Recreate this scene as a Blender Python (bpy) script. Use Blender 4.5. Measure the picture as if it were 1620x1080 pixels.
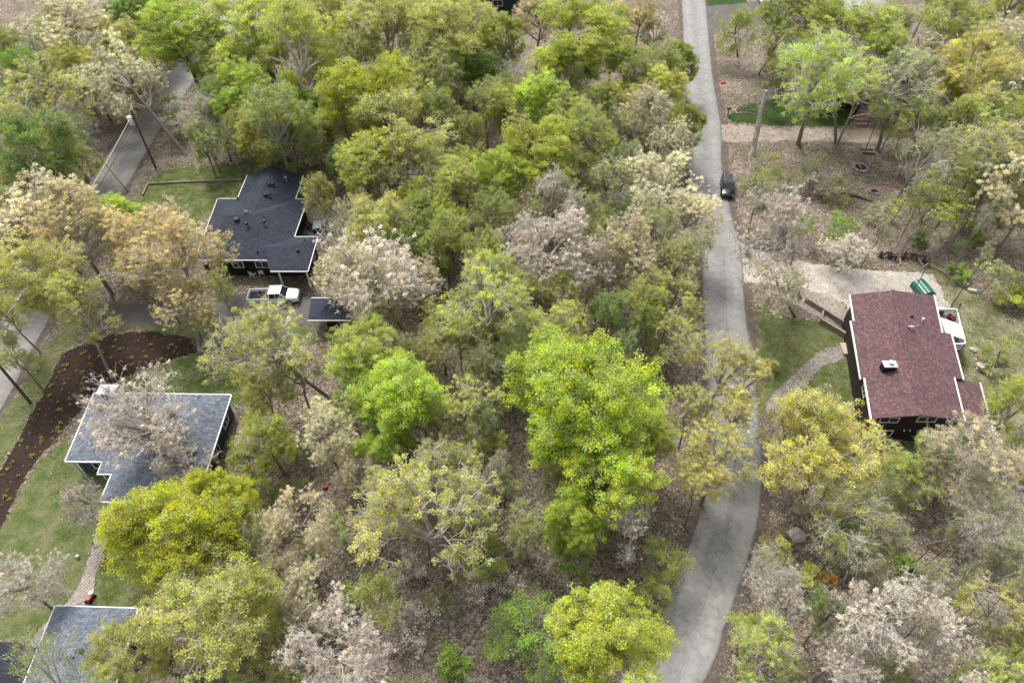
import bpy, math, random
import numpy as np
from mathutils import Vector, Matrix

for o in list(bpy.data.objects): bpy.data.objects.remove(o)
SC = bpy.context.scene
COL = SC.collection
R_ = math.radians

# ------------------------------------------------------------------ camera, sky, sun, exposure
CAM_H = 58.0; PITCH = R_(47.0); FPX = 1080.0
cd = bpy.data.cameras.new('camera'); cam = bpy.data.objects.new('camera', cd); COL.objects.link(cam)
cam.location = (0, 0, CAM_H); cam.rotation_euler = (math.pi/2 - PITCH, 0, 0)
cd.sensor_width = 36.0; cd.lens = 24.0; cd.clip_start = 0.5; cd.clip_end = 2000
SC.camera = cam

SUN_AZ = R_(-28.0); SUN_EL = R_(58.0)          # azimuth clockwise from +Y
w = bpy.data.worlds.new('World'); SC.world = w; w.use_nodes = True
nt = w.node_tree; nt.nodes.clear()
sky = nt.nodes.new('ShaderNodeTexSky'); sky.sky_type = 'NISHITA'; sky.sun_disc = False
sky.sun_elevation = SUN_EL; sky.sun_rotation = SUN_AZ; sky.dust_density = 4.0; sky.air_density = 1.0; sky.ozone_density = 1.0
hsv = nt.nodes.new('ShaderNodeHueSaturation'); hsv.inputs['Saturation'].default_value = 0.28
bg = nt.nodes.new('ShaderNodeBackground'); bg.inputs['Strength'].default_value = 0.145
wo = nt.nodes.new('ShaderNodeOutputWorld')
nt.links.new(sky.outputs[0], hsv.inputs['Color']); nt.links.new(hsv.outputs[0], bg.inputs['Color']); nt.links.new(bg.outputs[0], wo.inputs['Surface'])
sd = bpy.data.lights.new('sun', 'SUN'); sd.energy = 1.55; sd.angle = R_(15); sd.color = (1.0, 0.965, 0.91)
sun = bpy.data.objects.new('sun', sd); COL.objects.link(sun)
sv = Vector((math.sin(SUN_AZ)*math.cos(SUN_EL), math.cos(SUN_AZ)*math.cos(SUN_EL), math.sin(SUN_EL)))
sun.rotation_euler = sv.to_track_quat('Z', 'Y').to_euler(); sun.location = (0, 40, 120)
SC.view_settings.view_transform = 'Standard'; SC.view_settings.look = 'None'
SC.view_settings.exposure = 1.07; SC.view_settings.gamma = 1.0
SC.render.engine = 'CYCLES'

# ------------------------------------------------------------------ helpers
def G(x, y, z=0.0):
    """point at height z seen at photo pixel (x,y) (1620x1080)"""
    u = (x-810.0)/FPX; v = (540.0-y)/FPX
    dy = math.cos(PITCH)+v*math.sin(PITCH); dz = -math.sin(PITCH)+v*math.cos(PITCH)
    t = (z-CAM_H)/dz
    return Vector((u*t, dy*t, z))
def PX(p):
    """photo pixel of a world point"""
    fy = p[1]*math.cos(PITCH)-(p[2]-CAM_H)*math.sin(PITCH)
    uy = p[1]*math.sin(PITCH)+(p[2]-CAM_H)*math.cos(PITCH)
    return 810+FPX*p[0]/fy, 540-FPX*uy/fy, fy

def tag(o, label=None, cat=None, group=None, kind=None):
    if label: o['label'] = label
    if cat: o['category'] = cat
    if group: o['group'] = group
    if kind: o['kind'] = kind
    return o
def empty(name, loc, rz=0.0, label=None, cat=None, group=None):
    o = bpy.data.objects.new(name, None); COL.objects.link(o); o.location = loc; o.rotation_euler = (0, 0, rz)
    o.empty_display_size = 0.3
    return tag(o, label, cat, group)
def copy_tree(o, parent=None):
    c = o.copy(); COL.objects.link(c)
    c.parent = parent
    for ch in o.children: copy_tree(ch, c)
    return c

# materials
def mat_new(name):
    m = bpy.data.materials.new(name); m.use_nodes = True
    nt = m.node_tree; nt.nodes.clear()
    out = nt.nodes.new('ShaderNodeOutputMaterial')
    return m, nt, out
def N(nt, t, **kw):
    n = nt.nodes.new(t)
    for k, v in kw.items(): setattr(n, k, v)
    return n
def ramp(nt, stops):
    r = nt.nodes.new('ShaderNodeValToRGB'); e = r.color_ramp.elements
    while len(e) < len(stops): e.new(0.5)
    for i, (p, c) in enumerate(stops):
        e[i].position = p; e[i].color = (*c, 1)
    return r
def coords(nt, scale=1.0, rot=0.0):
    tc = N(nt, 'ShaderNodeTexCoord'); mp = N(nt, 'ShaderNodeMapping')
    mp.inputs['Scale'].default_value = (scale,)*3 if not isinstance(scale, tuple) else scale
    mp.inputs['Rotation'].default_value = (0, 0, rot)
    nt.links.new(tc.outputs['Object'], mp.inputs['Vector'])
    return mp.outputs[0]
def noise(nt, vec, scale, detail=4, rough=0.6):
    n = N(nt, 'ShaderNodeTexNoise'); n.inputs['Scale'].default_value = scale; n.inputs['Detail'].default_value = detail
    n.inputs['Roughness'].default_value = rough
    nt.links.new(vec, n.inputs['Vector']); return n
def mixc(nt, fac, a, b, mode='MIX'):
    m = N(nt, 'ShaderNodeMix', data_type='RGBA', blend_type=mode)
    for sock, val in ((m.inputs[0], fac), (m.inputs[6], a), (m.inputs[7], b)):
        if hasattr(val, 'is_linked') or isinstance(val, bpy.types.NodeSocket): nt.links.new(val, sock)
        elif isinstance(val, (int, float)): sock.default_value = val
        else: sock.default_value = (*val, 1)
    return m.outputs[2]
def math_(nt, op, a, b=0.0, clamp=False):
    m = N(nt, 'ShaderNodeMath', operation=op, use_clamp=clamp)
    for i, val in enumerate((a, b)):
        if isinstance(val, bpy.types.NodeSocket): nt.links.new(val, m.inputs[i])
        else: m.inputs[i].default_value = val
    return m.outputs[0]
def principled(nt, out, col, rough=0.8, spec=0.3, metal=0.0, bump=None, bs=0.3, bd=0.02):
    b = N(nt, 'ShaderNodeBsdfPrincipled')
    if isinstance(col, bpy.types.NodeSocket): nt.links.new(col, b.inputs['Base Color'])
    else: b.inputs['Base Color'].default_value = (*col, 1)
    b.inputs['Roughness'].default_value = rough; b.inputs['Metallic'].default_value = metal
    b.inputs['Specular IOR Level'].default_value = spec
    if bump is not None:
        bp = N(nt, 'ShaderNodeBump'); bp.inputs['Strength'].default_value = bs; bp.inputs['Distance'].default_value = bd
        nt.links.new(bump, bp.inputs['Height']); nt.links.new(bp.outputs[0], b.inputs['Normal'])
    nt.links.new(b.outputs[0], out.inputs['Surface'])
    return b
def plain(name, col, rough=0.7, spec=0.3, metal=0.0, var=0.25, scale=3.0):
    m, nt, out = mat_new(name)
    n = noise(nt, coords(nt), scale, 5, 0.65)
    lo = tuple(c*(1-var) for c in col); hi = tuple(min(1, c*(1+var)) for c in col)
    r = ramp(nt, [(0.3, lo), (0.7, hi)]); nt.links.new(n.outputs['Fac'], r.inputs[0])
    principled(nt, out, r.outputs[0], rough, spec, metal, n.outputs['Fac'], 0.15, 0.01)
    return m

def M_litter():
    m, nt, out = mat_new('leaf_litter'); c = coords(nt)
    v = N(nt, 'ShaderNodeTexVoronoi', feature='F1'); v.inputs['Scale'].default_value = 6.2; v.inputs['Randomness'].default_value = 1.0
    wn = noise(nt, c, 2.5, 3)
    add = N(nt, 'ShaderNodeVectorMath', operation='ADD'); nt.links.new(c, add.inputs[0]); nt.links.new(wn.outputs['Color'], add.inputs[1])
    nt.links.new(add.outputs[0], v.inputs['Vector'])
    sep = N(nt, 'ShaderNodeSeparateColor'); nt.links.new(v.outputs['Color'], sep.inputs[0])
    r = ramp(nt, [(0.0, (.058, .047, .037)), (0.3, (.118, .096, .077)), (0.55, (.195, .162, .136)), (0.8, (.28, .238, .205)), (1.0, (.42, .375, .335))])
    nt.links.new(sep.outputs[0], r.inputs[0])
    big = noise(nt, c, 0.16, 5, 0.62)
    rb = ramp(nt, [(0.35, (.62, .60, .56)), (0.62, (1.12, 1.05, 1.0))]); nt.links.new(big.outputs['Fac'], rb.inputs[0])
    col = mixc(nt, 1.0, r.outputs[0], rb.outputs[0], 'MULTIPLY')
    sn = noise(nt, c, 0.45, 6, 0.7); sf_ = ramp(nt, [(0.60, (0, 0, 0)), (0.70, (1, 1, 1))]); nt.links.new(sn.outputs['Fac'], sf_.inputs[0])
    col = mixc(nt, math_(nt, 'MULTIPLY', sf_.outputs[0], 0.65), col, (.075, .058, .042))
    # low green growth
    gn = noise(nt, c, 0.33, 6, 0.7); gf = ramp(nt, [(0.47, (0, 0, 0)), (0.60, (1, 1, 1))]); nt.links.new(gn.outputs['Fac'], gf.inputs[0])
    fn = noise(nt, c, 7.0, 3, 0.7); fg = ramp(nt, [(0.42, (0, 0, 0)), (0.56, (1, 1, 1))]); nt.links.new(fn.outputs['Fac'], fg.inputs[0])
    f = math_(nt, 'MULTIPLY', gf.outputs[0], fg.outputs[0])
    f = math_(nt, 'MULTIPLY', f, 0.8)
    col = mixc(nt, f, col, (.085, .105, .03))
    principled(nt, out, col, 0.95, 0.15, 0, v.outputs['Distance'], 0.6, 0.06)
    return m
def M_lawn(green=(.085, .115, .030), straw=(.22, .19, .12), bias=0.5, name='lawn_grass'):
    m, nt, out = mat_new(name); c = coords(nt)
    a = noise(nt, c, 0.62, 9, 0.80); b = noise(nt, c, 6.0, 4, 0.75)
    s = math_(nt, 'ADD', math_(nt, 'MULTIPLY', a.outputs['Fac'], 0.65), math_(nt, 'MULTIPLY', b.outputs['Fac'], 0.35))
    r = ramp(nt, [(bias-0.09, tuple(x*0.62 for x in green)), (bias-0.01, green), (bias+0.05, tuple((x+y)/2 for x, y in zip(green, straw))), (bias+0.12, straw)])
    nt.links.new(s, r.inputs[0])
    f = noise(nt, c, 22, 2, 0.8)
    rr = ramp(nt, [(0.35, (.65, .65, .65)), (0.68, (1.3, 1.3, 1.3))]); nt.links.new(f.outputs['Fac'], rr.inputs[0])
    col = mixc(nt, 1.0, r.outputs[0], rr.outputs[0], 'MULTIPLY')
    principled(nt, out, col, 0.95, 0.1, 0, f.outputs['Fac'], 0.6, 0.04)
    return m
def M_asphalt(base, name, warm=0.0, wear=False):
    m, nt, out = mat_new(name); c = coords(nt)
    a = noise(nt, c, 0.35, 6, 0.6); b = noise(nt, c, 30, 3, 0.8)
    ra = ramp(nt, [(0.3, tuple(x*0.86 for x in base)), (0.7, tuple(x*1.12 for x in base))]); nt.links.new(a.outputs['Fac'], ra.inputs[0])
    rb = ramp(nt, [(0.3, (.8, .8, .8)), (0.7, (1.2, 1.2, 1.2))]); nt.links.new(b.outputs['Fac'], rb.inputs[0])
    col = mixc(nt, 1.0, ra.outputs[0], rb.outputs[0], 'MULTIPLY')
    if wear:
        at = N(nt, 'ShaderNodeAttribute', attribute_name='var'); sp = N(nt, 'ShaderNodeSeparateColor'); nt.links.new(at.outputs['Color'], sp.inputs[0])
        rw = ramp(nt, [(0.0, (.72, .70, .66)), (0.05, (.92, .92, .90)), (0.22, (1.10, 1.10, 1.10)), (0.36, (.97, .97, .97)), (0.5, (.90, .90, .90)), (0.66, (1.02, 1.02, 1.02)), (0.78, (1.10, 1.10, 1.10)), (0.95, (.92, .92, .90)), (1.0, (.72, .70, .66))]); nt.links.new(sp.outputs[0], rw.inputs[0])
        rw.color_ramp.interpolation = 'EASE'
        pn = noise(nt, c, 1.4, 5, 0.7); rp = ramp(nt, [(0.36, (.84, .83, .81)), (0.5, (1, 1, 1)), (0.68, (1.10, 1.10, 1.09))]); nt.links.new(pn.outputs['Fac'], rp.inputs[0])
        col = mixc(nt, 0.85, col, rw.outputs[0], 'MULTIPLY'); col = mixc(nt, 1.0, col, rp.outputs[0], 'MULTIPLY')
    # hairline cracks
    v = N(nt, 'ShaderNodeTexVoronoi', feature='DISTANCE_TO_EDGE'); v.inputs['Scale'].default_value = 0.28
    w1 = noise(nt, c, 0.9, 4); ad = N(nt, 'ShaderNodeVectorMath', operation='ADD'); nt.links.new(c, ad.inputs[0]); nt.links.new(w1.outputs['Color'], ad.inputs[1]); nt.links.new(ad.outputs[0], v.inputs['Vector'])
    cr = ramp(nt, [(0.0, (1, 1, 1)), (0.010, (0, 0, 0))]); nt.links.new(v.outputs['Distance'], cr.inputs[0])
    cf = math_(nt, 'MULTIPLY', cr.outputs[0], 0.33)
    col = mixc(nt, cf, col, tuple(x*0.3 for x in base))
    principled(nt, out, col, 0.9, 0.25, 0, b.outputs['Fac'], 0.3, 0.01)
    return m
def M_gravel(base, name, leaf=0.3):
    m, nt, out = mat_new(name); c = coords(nt)
    v = N(nt, 'ShaderNodeTexVoronoi', feature='F1'); v.inputs['Scale'].default_value = 11; nt.links.new(c, v.inputs['Vector'])
    sep = N(nt, 'ShaderNodeSeparateColor'); nt.links.new(v.outputs['Color'], sep.inputs[0])
    r = ramp(nt, [(0.0, tuple(x*0.6 for x in base)), (0.5, base), (1.0, tuple(min(1, x*1.35) for x in base))]); nt.links.new(sep.outputs[0], r.inputs[0])
    a = noise(nt, c, 0.5, 6, 0.7); ra = ramp(nt, [(0.35, (.75, .73, .70)), (0.6, (1.05, 1.05, 1.05))]); nt.links.new(a.outputs['Fac'], ra.inputs[0])
    col = mixc(nt, 1.0, r.outputs[0], ra.outputs[0], 'MULTIPLY')
    l = noise(nt, c, 5, 4, 0.8); lf = ramp(nt, [(0.60, (0, 0, 0)), (0.66, (1, 1, 1))]); nt.links.new(l.outputs['Fac'], lf.inputs[0])
    col = mixc(nt, math_(nt, 'MULTIPLY', lf.outputs[0], leaf), col, (.13, .10, .07))
    principled(nt, out, col, 0.95, 0.15, 0, v.outputs['Distance'], 0.4, 0.02)
    return m
def M_shingle(c1, c2, name, speck=None, rot=0.0, bw=0.34, bh=0.15):
    m, nt, out = mat_new(name); c = coords(nt, 1.0, rot)
    b = N(nt, 'ShaderNodeTexBrick'); b.offset = 0.5
    b.inputs['Scale'].default_value = 1.0; b.inputs['Brick Width'].default_value = bw; b.inputs['Row Height'].default_value = bh
    b.inputs['Mortar Size'].default_value = 0.006; b.inputs['Bias'].default_value = 0.0
    b.inputs['Color1'].default_value = (*c1, 1); b.inputs['Color2'].default_value = (*c2, 1); b.inputs['Mortar'].default_value = (*tuple(x*0.45 for x in c1), 1)
    nt.links.new(c, b.inputs['Vector'])
    n = noise(nt, c, 0.5, 6, 0.65); rr = ramp(nt, [(0.3, (.85, .85, .87)), (0.7, (1.13, 1.12, 1.1))]); nt.links.new(n.outputs['Fac'], rr.inputs[0])
    col = mixc(nt, 1.0, b.outputs['Color'], rr.outputs[0], 'MULTIPLY')
    f = noise(nt, c, 14, 3, 0.8); r2 = ramp(nt, [(0.35, (.75, .75, .75)), (0.65, (1.25, 1.25, 1.25))]); nt.links.new(f.outputs['Fac'], r2.inputs[0])
    col = mixc(nt, 0.9, col, r2.outputs[0], 'MULTIPLY')
    if speck:
        mp = N(nt, 'ShaderNodeMapping'); mp.inputs['Scale'].default_value = (7.5, 5.0, 5.0); nt.links.new(c, mp.inputs['Vector'])
        s = N(nt, 'ShaderNodeTexVoronoi', feature='F1'); s.inputs['Scale'].default_value = 1.0; nt.links.new(mp.outputs[0], s.inputs['Vector'])
        sp = N(nt, 'ShaderNodeSeparateColor'); nt.links.new(s.outputs['Color'], sp.inputs[0])
        sf = ramp(nt, [(0.66, (0, 0, 0)), (0.95, (1, 1, 1))]); nt.links.new(sp.outputs[0], sf.inputs[0])
        col = mixc(nt, math_(nt, 'MULTIPLY', sf.outputs[0], 0.62), col, speck)
    principled(nt, out, col, 0.9, 0.2, 0, b.outputs['Fac'], 0.35, 0.01)
    return m
def M_leaf():
    m, nt, out = mat_new('foliage')
    oi = N(nt, 'ShaderNodeObjectInfo'); at = N(nt, 'ShaderNodeAttribute', attribute_name='var')
    sep = N(nt, 'ShaderNodeSeparateColor'); nt.links.new(at.outputs['Color'], sep.inputs[0])
    hs = N(nt, 'ShaderNodeHueSaturation'); nt.links.new(oi.outputs['Color'], hs.inputs['Color'])
    mr = N(nt, 'ShaderNodeMapRange'); mr.inputs['To Min'].default_value = 0.48; mr.inputs['To Max'].default_value = 0.522; nt.links.new(sep.outputs[0], mr.inputs[0]); nt.links.new(mr.outputs[0], hs.inputs['Hue'])
    mv = N(nt, 'ShaderNodeMapRange'); mv.inputs['To Min'].default_value = 0.55; mv.inputs['To Max'].default_value = 1.45; nt.links.new(sep.outputs[1], mv.inputs[0]); nt.links.new(mv.outputs[0], hs.inputs['Value'])
    ms = N(nt, 'ShaderNodeMapRange'); ms.inputs['To Min'].default_value = 0.85; ms.inputs['To Max'].default_value = 1.15; nt.links.new(sep.outputs[2], ms.inputs[0]); nt.links.new(ms.outputs[0], hs.inputs['Saturation'])
    d = N(nt, 'ShaderNodeBsdfPrincipled'); d.inputs['Roughness'].default_value = 0.6; d.inputs['Specular IOR Level'].default_value = 0.25
    t = N(nt, 'ShaderNodeBsdfTranslucent')
    nt.links.new(hs.outputs[0], d.inputs['Base Color']); nt.links.new(hs.outputs[0], t.inputs['Color'])
    mx = N(nt, 'ShaderNodeMixShader'); mx.inputs[0].default_value = 0.42
    nt.links.new(d.outputs[0], mx.inputs[1]); nt.links.new(t.outputs[0], mx.inputs[2]); nt.links.new(mx.outputs[0], out.inputs['Surface'])
    return m
def M_bark():
    m, nt, out = mat_new('bark'); oi = N(nt, 'ShaderNodeObjectInfo')
    n = noise(nt, coords(nt, (1, 1, 0.25)), 6, 5, 0.7)
    r = ramp(nt, [(0.3, (.55, .55, .55)), (0.7, (1.35, 1.35, 1.35))]); nt.links.new(n.outputs['Fac'], r.inputs[0])
    at = N(nt, 'ShaderNodeAttribute', attribute_name='var'); sp = N(nt, 'ShaderNodeSeparateColor'); nt.links.new(at.outputs['Color'], sp.inputs[0])
    rg_ = ramp(nt, [(0.0, (1, 1, 1)), (0.5, (.60, .57, .53)), (1.0, (.36, .33, .30))]); nt.links.new(sp.outputs[0], rg_.inputs[0])
    col = mixc(nt, 1.0, oi.outputs['Color'], r.outputs[0], 'MULTIPLY')
    col = mixc(nt, 1.0, col, rg_.outputs[0], 'MULTIPLY')
    principled(nt, out, col, 0.95, 0.1, 0, n.outputs['Fac'], 0.5, 0.03)
    return m

MAT = dict(
    litter=M_litter(), lawn=M_lawn(), lawn_thin=M_lawn((.088, .115, .034), (.19, .168, .105), 0.485, 'thin_grass'),
    lawn_dry=M_lawn((.085, .108, .035), (.26, .22, .145), 0.455, 'dry_grass'), lawn_vivid=M_lawn((.05, .088, .022), (.14, .16, .05), 0.58, 'vivid_grass'),
    road=M_asphalt((.225, .220, .212), 'worn_asphalt', 0, True), road2=M_asphalt((.205, .198, .186), 'worn_concrete', 0, True),
    drive=M_asphalt((.10, .092, .088), 'driveway_asphalt'), dark_drive=M_asphalt((.022, .024, .032), 'new_asphalt'),
    gravel=M_gravel((.385, .355, .315), 'pale_gravel', 0.35), gravel2=M_gravel((.30, .26, .215), 'leafy_gravel', 0.75), dirt=M_gravel((.115, .092, .078), 'dirt_shoulder', 0.7),
    mulch=M_gravel((.036, .022, .018), 'dark_mulch', 0.1), concrete=M_gravel((.27, .24, .21), 'concrete_walk', 0.12),
    flag=M_gravel((.24, .215, .19), 'flagstone', 0.4),
    red_roof=M_shingle((.112, .064, .068), (.078, .048, .052), 'red_shingle', (.21, .118, .108), R_(-12), .5, .2),
    navy_roof=M_shingle((.022, .027, .040), (.034, .040, .056), 'navy_shingle', (.05, .058, .078), 0, .5, .2),
    grey_roof=M_shingle((.075, .092, .118), (.14, .16, .19), 'greyblue_shingle', (.20, .22, .25), 0, .5, .22),
    brown_roof=M_shingle((.045, .034, .030), (.030, .024, .022), 'brown_shingle'),
    sage_roof=M_shingle((.30, .34, .31), (.36, .40, .37), 'sage_shingle'),
    white=plain('white_paint', (.66, .66, .64), 0.55, 0.4, 0, 0.05), black_wall=plain('black_siding', (.010, .010, .012), 0.7),
    brown_wall=plain('brown_siding', (.022, .016, .015), 0.8), slate_wall=plain('slate_siding', (.035, .055, .085), 0.7),
    green_wall=plain('green_siding', (.015, .035, .028), 0.7), sage_wall=plain('sage_siding', (.42, .50, .45), 0.7, var=.1),
    glass=plain('window_glass', (.02, .025, .03), 0.08, 0.6, 0, 0.1), black=plain('black_plastic', (.012, .012, .013), 0.5),
    carblack=plain('black_car_paint', (.006, .006, .007), 0.15, 0.6, 0, 0.05), carwhite=plain('white_car_paint', (.72, .73, .74), 0.25, 0.5, 0, 0.04),
    rubber=plain('rubber', (.015, .015, .015), 0.85), chrome=plain('chrome', (.6, .6, .6), 0.25, 0.5, 0.9, 0.05),
    metal=plain('galvanised_metal', (.50, .53, .56), 0.4, 0.5, 0.4, 0.08), greymetal=plain('grey_metal', (.10, .10, .10), 0.5, 0.5, 0.5),
    deadwood=plain('bleached_wood', (.40, .36, .32), 0.9, 0.1, 0, 0.35, 4),
    wood=plain('weathered_wood', (.24, .20, .165), 0.9, 0.1, 0, 0.4, 5), darkwood=plain('old_timber', (.10, .085, .072), 0.95, 0.1, 0, 0.5, 5),
    pole=plain('pole_wood', (.10, .075, .055), 0.9, 0.1, 0, 0.3, 5), stone=plain('pale_stone', (.42, .38, .34), 0.9, 0.1, 0, 0.35, 6),
    rock=plain('rock', (.26, .23, .21), 0.95, 0.1, 0, 0.4, 5), brick=plain('paver_brick', (.25, .17, .15), 0.9, 0.1, 0, 0.3, 8),
    clay=plain('terracotta', (.20, .055, .03), 0.8), soil=plain('soil', (.02, .014, .01), 0.95), green_tarp=plain('green_metal', (.008, .095, .062), 0.35, 0.5, 0, 0.15),
    sail=plain('shade_cloth', (.86, .86, .86), 0.8, 0.1, 0, 0.02), orange=plain('orange_paint', (.55, .10, .03), 0.4, 0.4), red=plain('red_plastic', (.45, .01, .01), 0.5),
    deck=plain('grey_decking', (.20, .20, .195), 0.85, 0.1, 0, 0.2, 6), tan=plain('tan_paint', (.42, .35, .27), 0.8, .1, 0, .15), blue=plain('blue_cloth', (.03, .05, .22), 0.8), redcloth=plain('red_cloth', (.45, .03, .04), 0.8),
    leaf=M_leaf(), bark=M_bark(), tablegl=plain('frosted_table', (.25, .32, .34), 0.1, 0.5), lamp_red=plain('tail_light', (.25, .005, .005), 0.2), lamp_w=plain('headlight', (.75, .75, .72), 0.1, 0.6, 0, .03),
    wire=plain('cable', (.03, .03, .03), 0.7), wire_w=plain('pale_cable', (.62, .62, .62), 0.5),
)

class MB:
    """collects shapes, built as ONE mesh object"""
    def __init__(s): s.v = []; s.f = []
    def add(s, vs, fs):
        o = len(s.v); s.v += [tuple(v) for v in vs]; s.f += [tuple(i+o for i in f) for f in fs]; return s
    def box(s, c, d, rz=0.0, rx=0.0, ry=0.0, bev=0.0):
        M = Matrix.Rotation(rz, 3, 'Z') @ Matrix.Rotation(ry, 3, 'Y') @ Matrix.Rotation(rx, 3, 'X'); c = Vector(c); h = Vector(d)/2
        if bev <= 0:
            vs = [c+M@Vector((x*h.x, y*h.y, z*h.z)) for z in (-1, 1) for x, y in ((-1, -1), (1, -1), (1, 1), (-1, 1))]
            return s.add(vs, [(3, 2, 1, 0), (4, 5, 6, 7), (0, 1, 5, 4), (1, 2, 6, 5), (2, 3, 7, 6), (3, 0, 4, 7)])
        b = min(bev, h.x*.9, h.y*.9, h.z*.9); vs = []
        for z, k in ((-h.z, b), (-h.z+b, 0), (h.z-b, 0), (h.z, b)):
            for x, y in ((-h.x+b, -h.y+k), (h.x-b, -h.y+k), (h.x-k, -h.y+b), (h.x-k, h.y-b), (h.x-b, h.y-k), (-h.x+b, h.y-k), (-h.x+k, h.y-b), (-h.x+k, -h.y+b)):
                vs.append(c+M@Vector((x, y, z)))
        fs = [tuple(range(7, -1, -1)), tuple(range(24, 32))]
        for r in range(3):
            for i in range(8): j = (i+1) % 8; fs.append((r*8+i, r*8+j, r*8+8+j, r*8+8+i))
        return s.add(vs, fs)
    def tube(s, pts, rad, n=8, cap=True):
        pts = [Vector(p) for p in pts]; rad = rad if isinstance(rad, (list, tuple)) else [rad]*len(pts)
        rings = []
        for i, p in enumerate(pts):
            d = (pts[min(i+1, len(pts)-1)]-pts[max(i-1, 0)]).normalized()
            a = Vector((0, 0, 1)) if abs(d.z) < .9 else Vector((1, 0, 0))
            u = d.cross(a).normalized(); w_ = d.cross(u)
            rings.append([p+rad[i]*(u*math.cos(2*math.pi*k/n)+w_*math.sin(2*math.pi*k/n)) for k in range(n)])
        vs = [v for r in rings for v in r]; fs = []
        for i in range(len(pts)-1):
            for k in range(n): fs.append((i*n+k, i*n+(k+1) % n, (i+1)*n+(k+1) % n, (i+1)*n+k))
        if cap: fs += [tuple(range(n-1, -1, -1)), tuple((len(pts)-1)*n+k for k in range(n))]
        return s.add(vs, fs)
    def lathe(s, c, prof, n=16):
        c = Vector(c); vs = []; fs = []
        for r, z in prof: vs += [c+Vector((r*math.cos(2*math.pi*k/n), r*math.sin(2*math.pi*k/n), z)) for k in range(n)]
        for i in range(len(prof)-1):
            for k in range(n): fs.append((i*n+k, i*n+(k+1) % n, (i+1)*n+(k+1) % n, (i+1)*n+k))
        fs += [tuple(range(n-1, -1, -1)), tuple((len(prof)-1)*n+k for k in range(n))]
        return s.add(vs, fs)
    def prism(s, poly, z0, z1):
        n = len(poly); vs = [(p[0], p[1], z0) for p in poly]+[(p[0], p[1], z1) for p in poly]
        return s.add(vs, [tuple(range(n-1, -1, -1)), tuple(range(n, 2*n))]+[(i, (i+1) % n, n+(i+1) % n, n+i) for i in range(n)])
    def build(s, name, mat, parent=None, smooth=False, loc=None):
        me = bpy.data.meshes.new(name); me.from_pydata(s.v, [], s.f); me.materials.append(mat)
        if smooth:
            for p in me.polygons: p.use_smooth = True
        o = bpy.data.objects.new(name, me); COL.objects.link(o); o.parent = parent
        if loc is not None: o.location = loc
        return o

def mesh_np(name, V, F4, mat, var=None, smooth=False):
    me = bpy.data.meshes.new(name); nv = len(V); nf = len(F4); k = F4.shape[1]
    me.vertices.add(nv); me.vertices.foreach_set('co', V.astype(np.float32).ravel())
    me.loops.add(nf*k); me.loops.foreach_set('vertex_index', F4.astype(np.int32).ravel())
    me.polygons.add(nf); me.polygons.foreach_set('loop_start', np.arange(0, nf*k, k, dtype=np.int32))
    try: me.polygons.foreach_set('loop_total', np.full(nf, k, dtype=np.int32))
    except Exception: pass
    if smooth: me.polygons.foreach_set('use_smooth', np.ones(nf, dtype=bool))
    me.update(calc_edges=True)
    if var is not None:
        a = me.color_attributes.new('var', 'FLOAT_COLOR', 'POINT')
        a.data.foreach_set('color', np.concatenate([var, np.ones((nv, 1))], 1).astype(np.float32).ravel())
    me.materials.append(mat)
    return me

# 2-D value noise for ragged outlines
_rg = np.random.default_rng(5); _T = _rg.random((256, 256))
def vnoise(x, y):
    xi = np.floor(x).astype(int); yi = np.floor(y).astype(int); fx = x-xi; fy = y-yi
    fx = fx*fx*(3-2*fx); fy = fy*fy*(3-2*fy); t = lambda a, b: _T[a % 256, b % 256]
    return (t(xi, yi)*(1-fx)+t(xi+1, yi)*fx)*(1-fy)+(t(xi, yi+1)*(1-fx)+t(xi+1, yi+1)*fx)*fy
def fbm(x, y, s):
    return 0.5*vnoise(x*s, y*s)+0.3*vnoise(x*s*2.3+17, y*s*2.3+5)+0.2*vnoise(x*s*5.1+3, y*s*5.1+29)
def inside(poly, X, Y):
    r = np.zeros(X.shape, bool); n = len(poly)
    for i in range(n):
        x0, y0 = poly[i][:2]; x1, y1 = poly[(i+1) % n][:2]
        if y0 == y1: continue
        r ^= ((Y >= min(y0, y1)) & (Y < max(y0, y1)) & (X < (Y-y0)*(x1-x0)/(y1-y0)+x0))
    return r
def ragged(name, poly, mat, z, amp=1.0, cell=0.2, scale=0.6):
    xs = [p[0] for p in poly]; ys = [p[1] for p in poly]
    X, Y = np.meshgrid(np.arange(min(xs)-1.5, max(xs)+1.5, cell), np.arange(min(ys)-1.5, max(ys)+1.5, cell))
    ox = (fbm(X, Y, scale)-.5)*2*amp; oy = (fbm(X+91, Y+37, scale)-.5)*2*amp
    m = inside(poly, X+ox, Y+oy)
    x = X[m]; y = Y[m]; n = len(x); c = cell/2
    jit = lambda: 0
    key = {}
    V = []; F = []
    ix = np.round((x-xs[0])/cell).astype(int); iy = np.round((y-ys[0])/cell).astype(int)
    for a, b, i_, j_ in zip(x, y, ix, iy):
        f = []
        for dx, dy in ((0, 0), (1, 0), (1, 1), (0, 1)):
            k = (i_+dx, j_+dy)
            if k not in key:
                h = math.sin(k[0]*12.9898+k[1]*78.233)*43758.5453; h -= math.floor(h); g = math.sin(k[0]*39.34+k[1]*11.13)*24634.63; g -= math.floor(g)
                key[k] = len(V); V.append((a-c+dx*cell+(h-.5)*cell*.6, b-c+dy*cell+(g-.5)*cell*.6, z))
            f.append(key[k])
        F.append(f)
    me = bpy.data.meshes.new(name); me.from_pydata(V, [], F); me.materials.append(mat)
    o = bpy.data.objects.new(name, me); COL.objects.link(o); tag(o, kind='structure'); return o
def pxpoly(pts, z=0.0): return [tuple(G(a, b, z))[:2] for a, b in pts]
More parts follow.
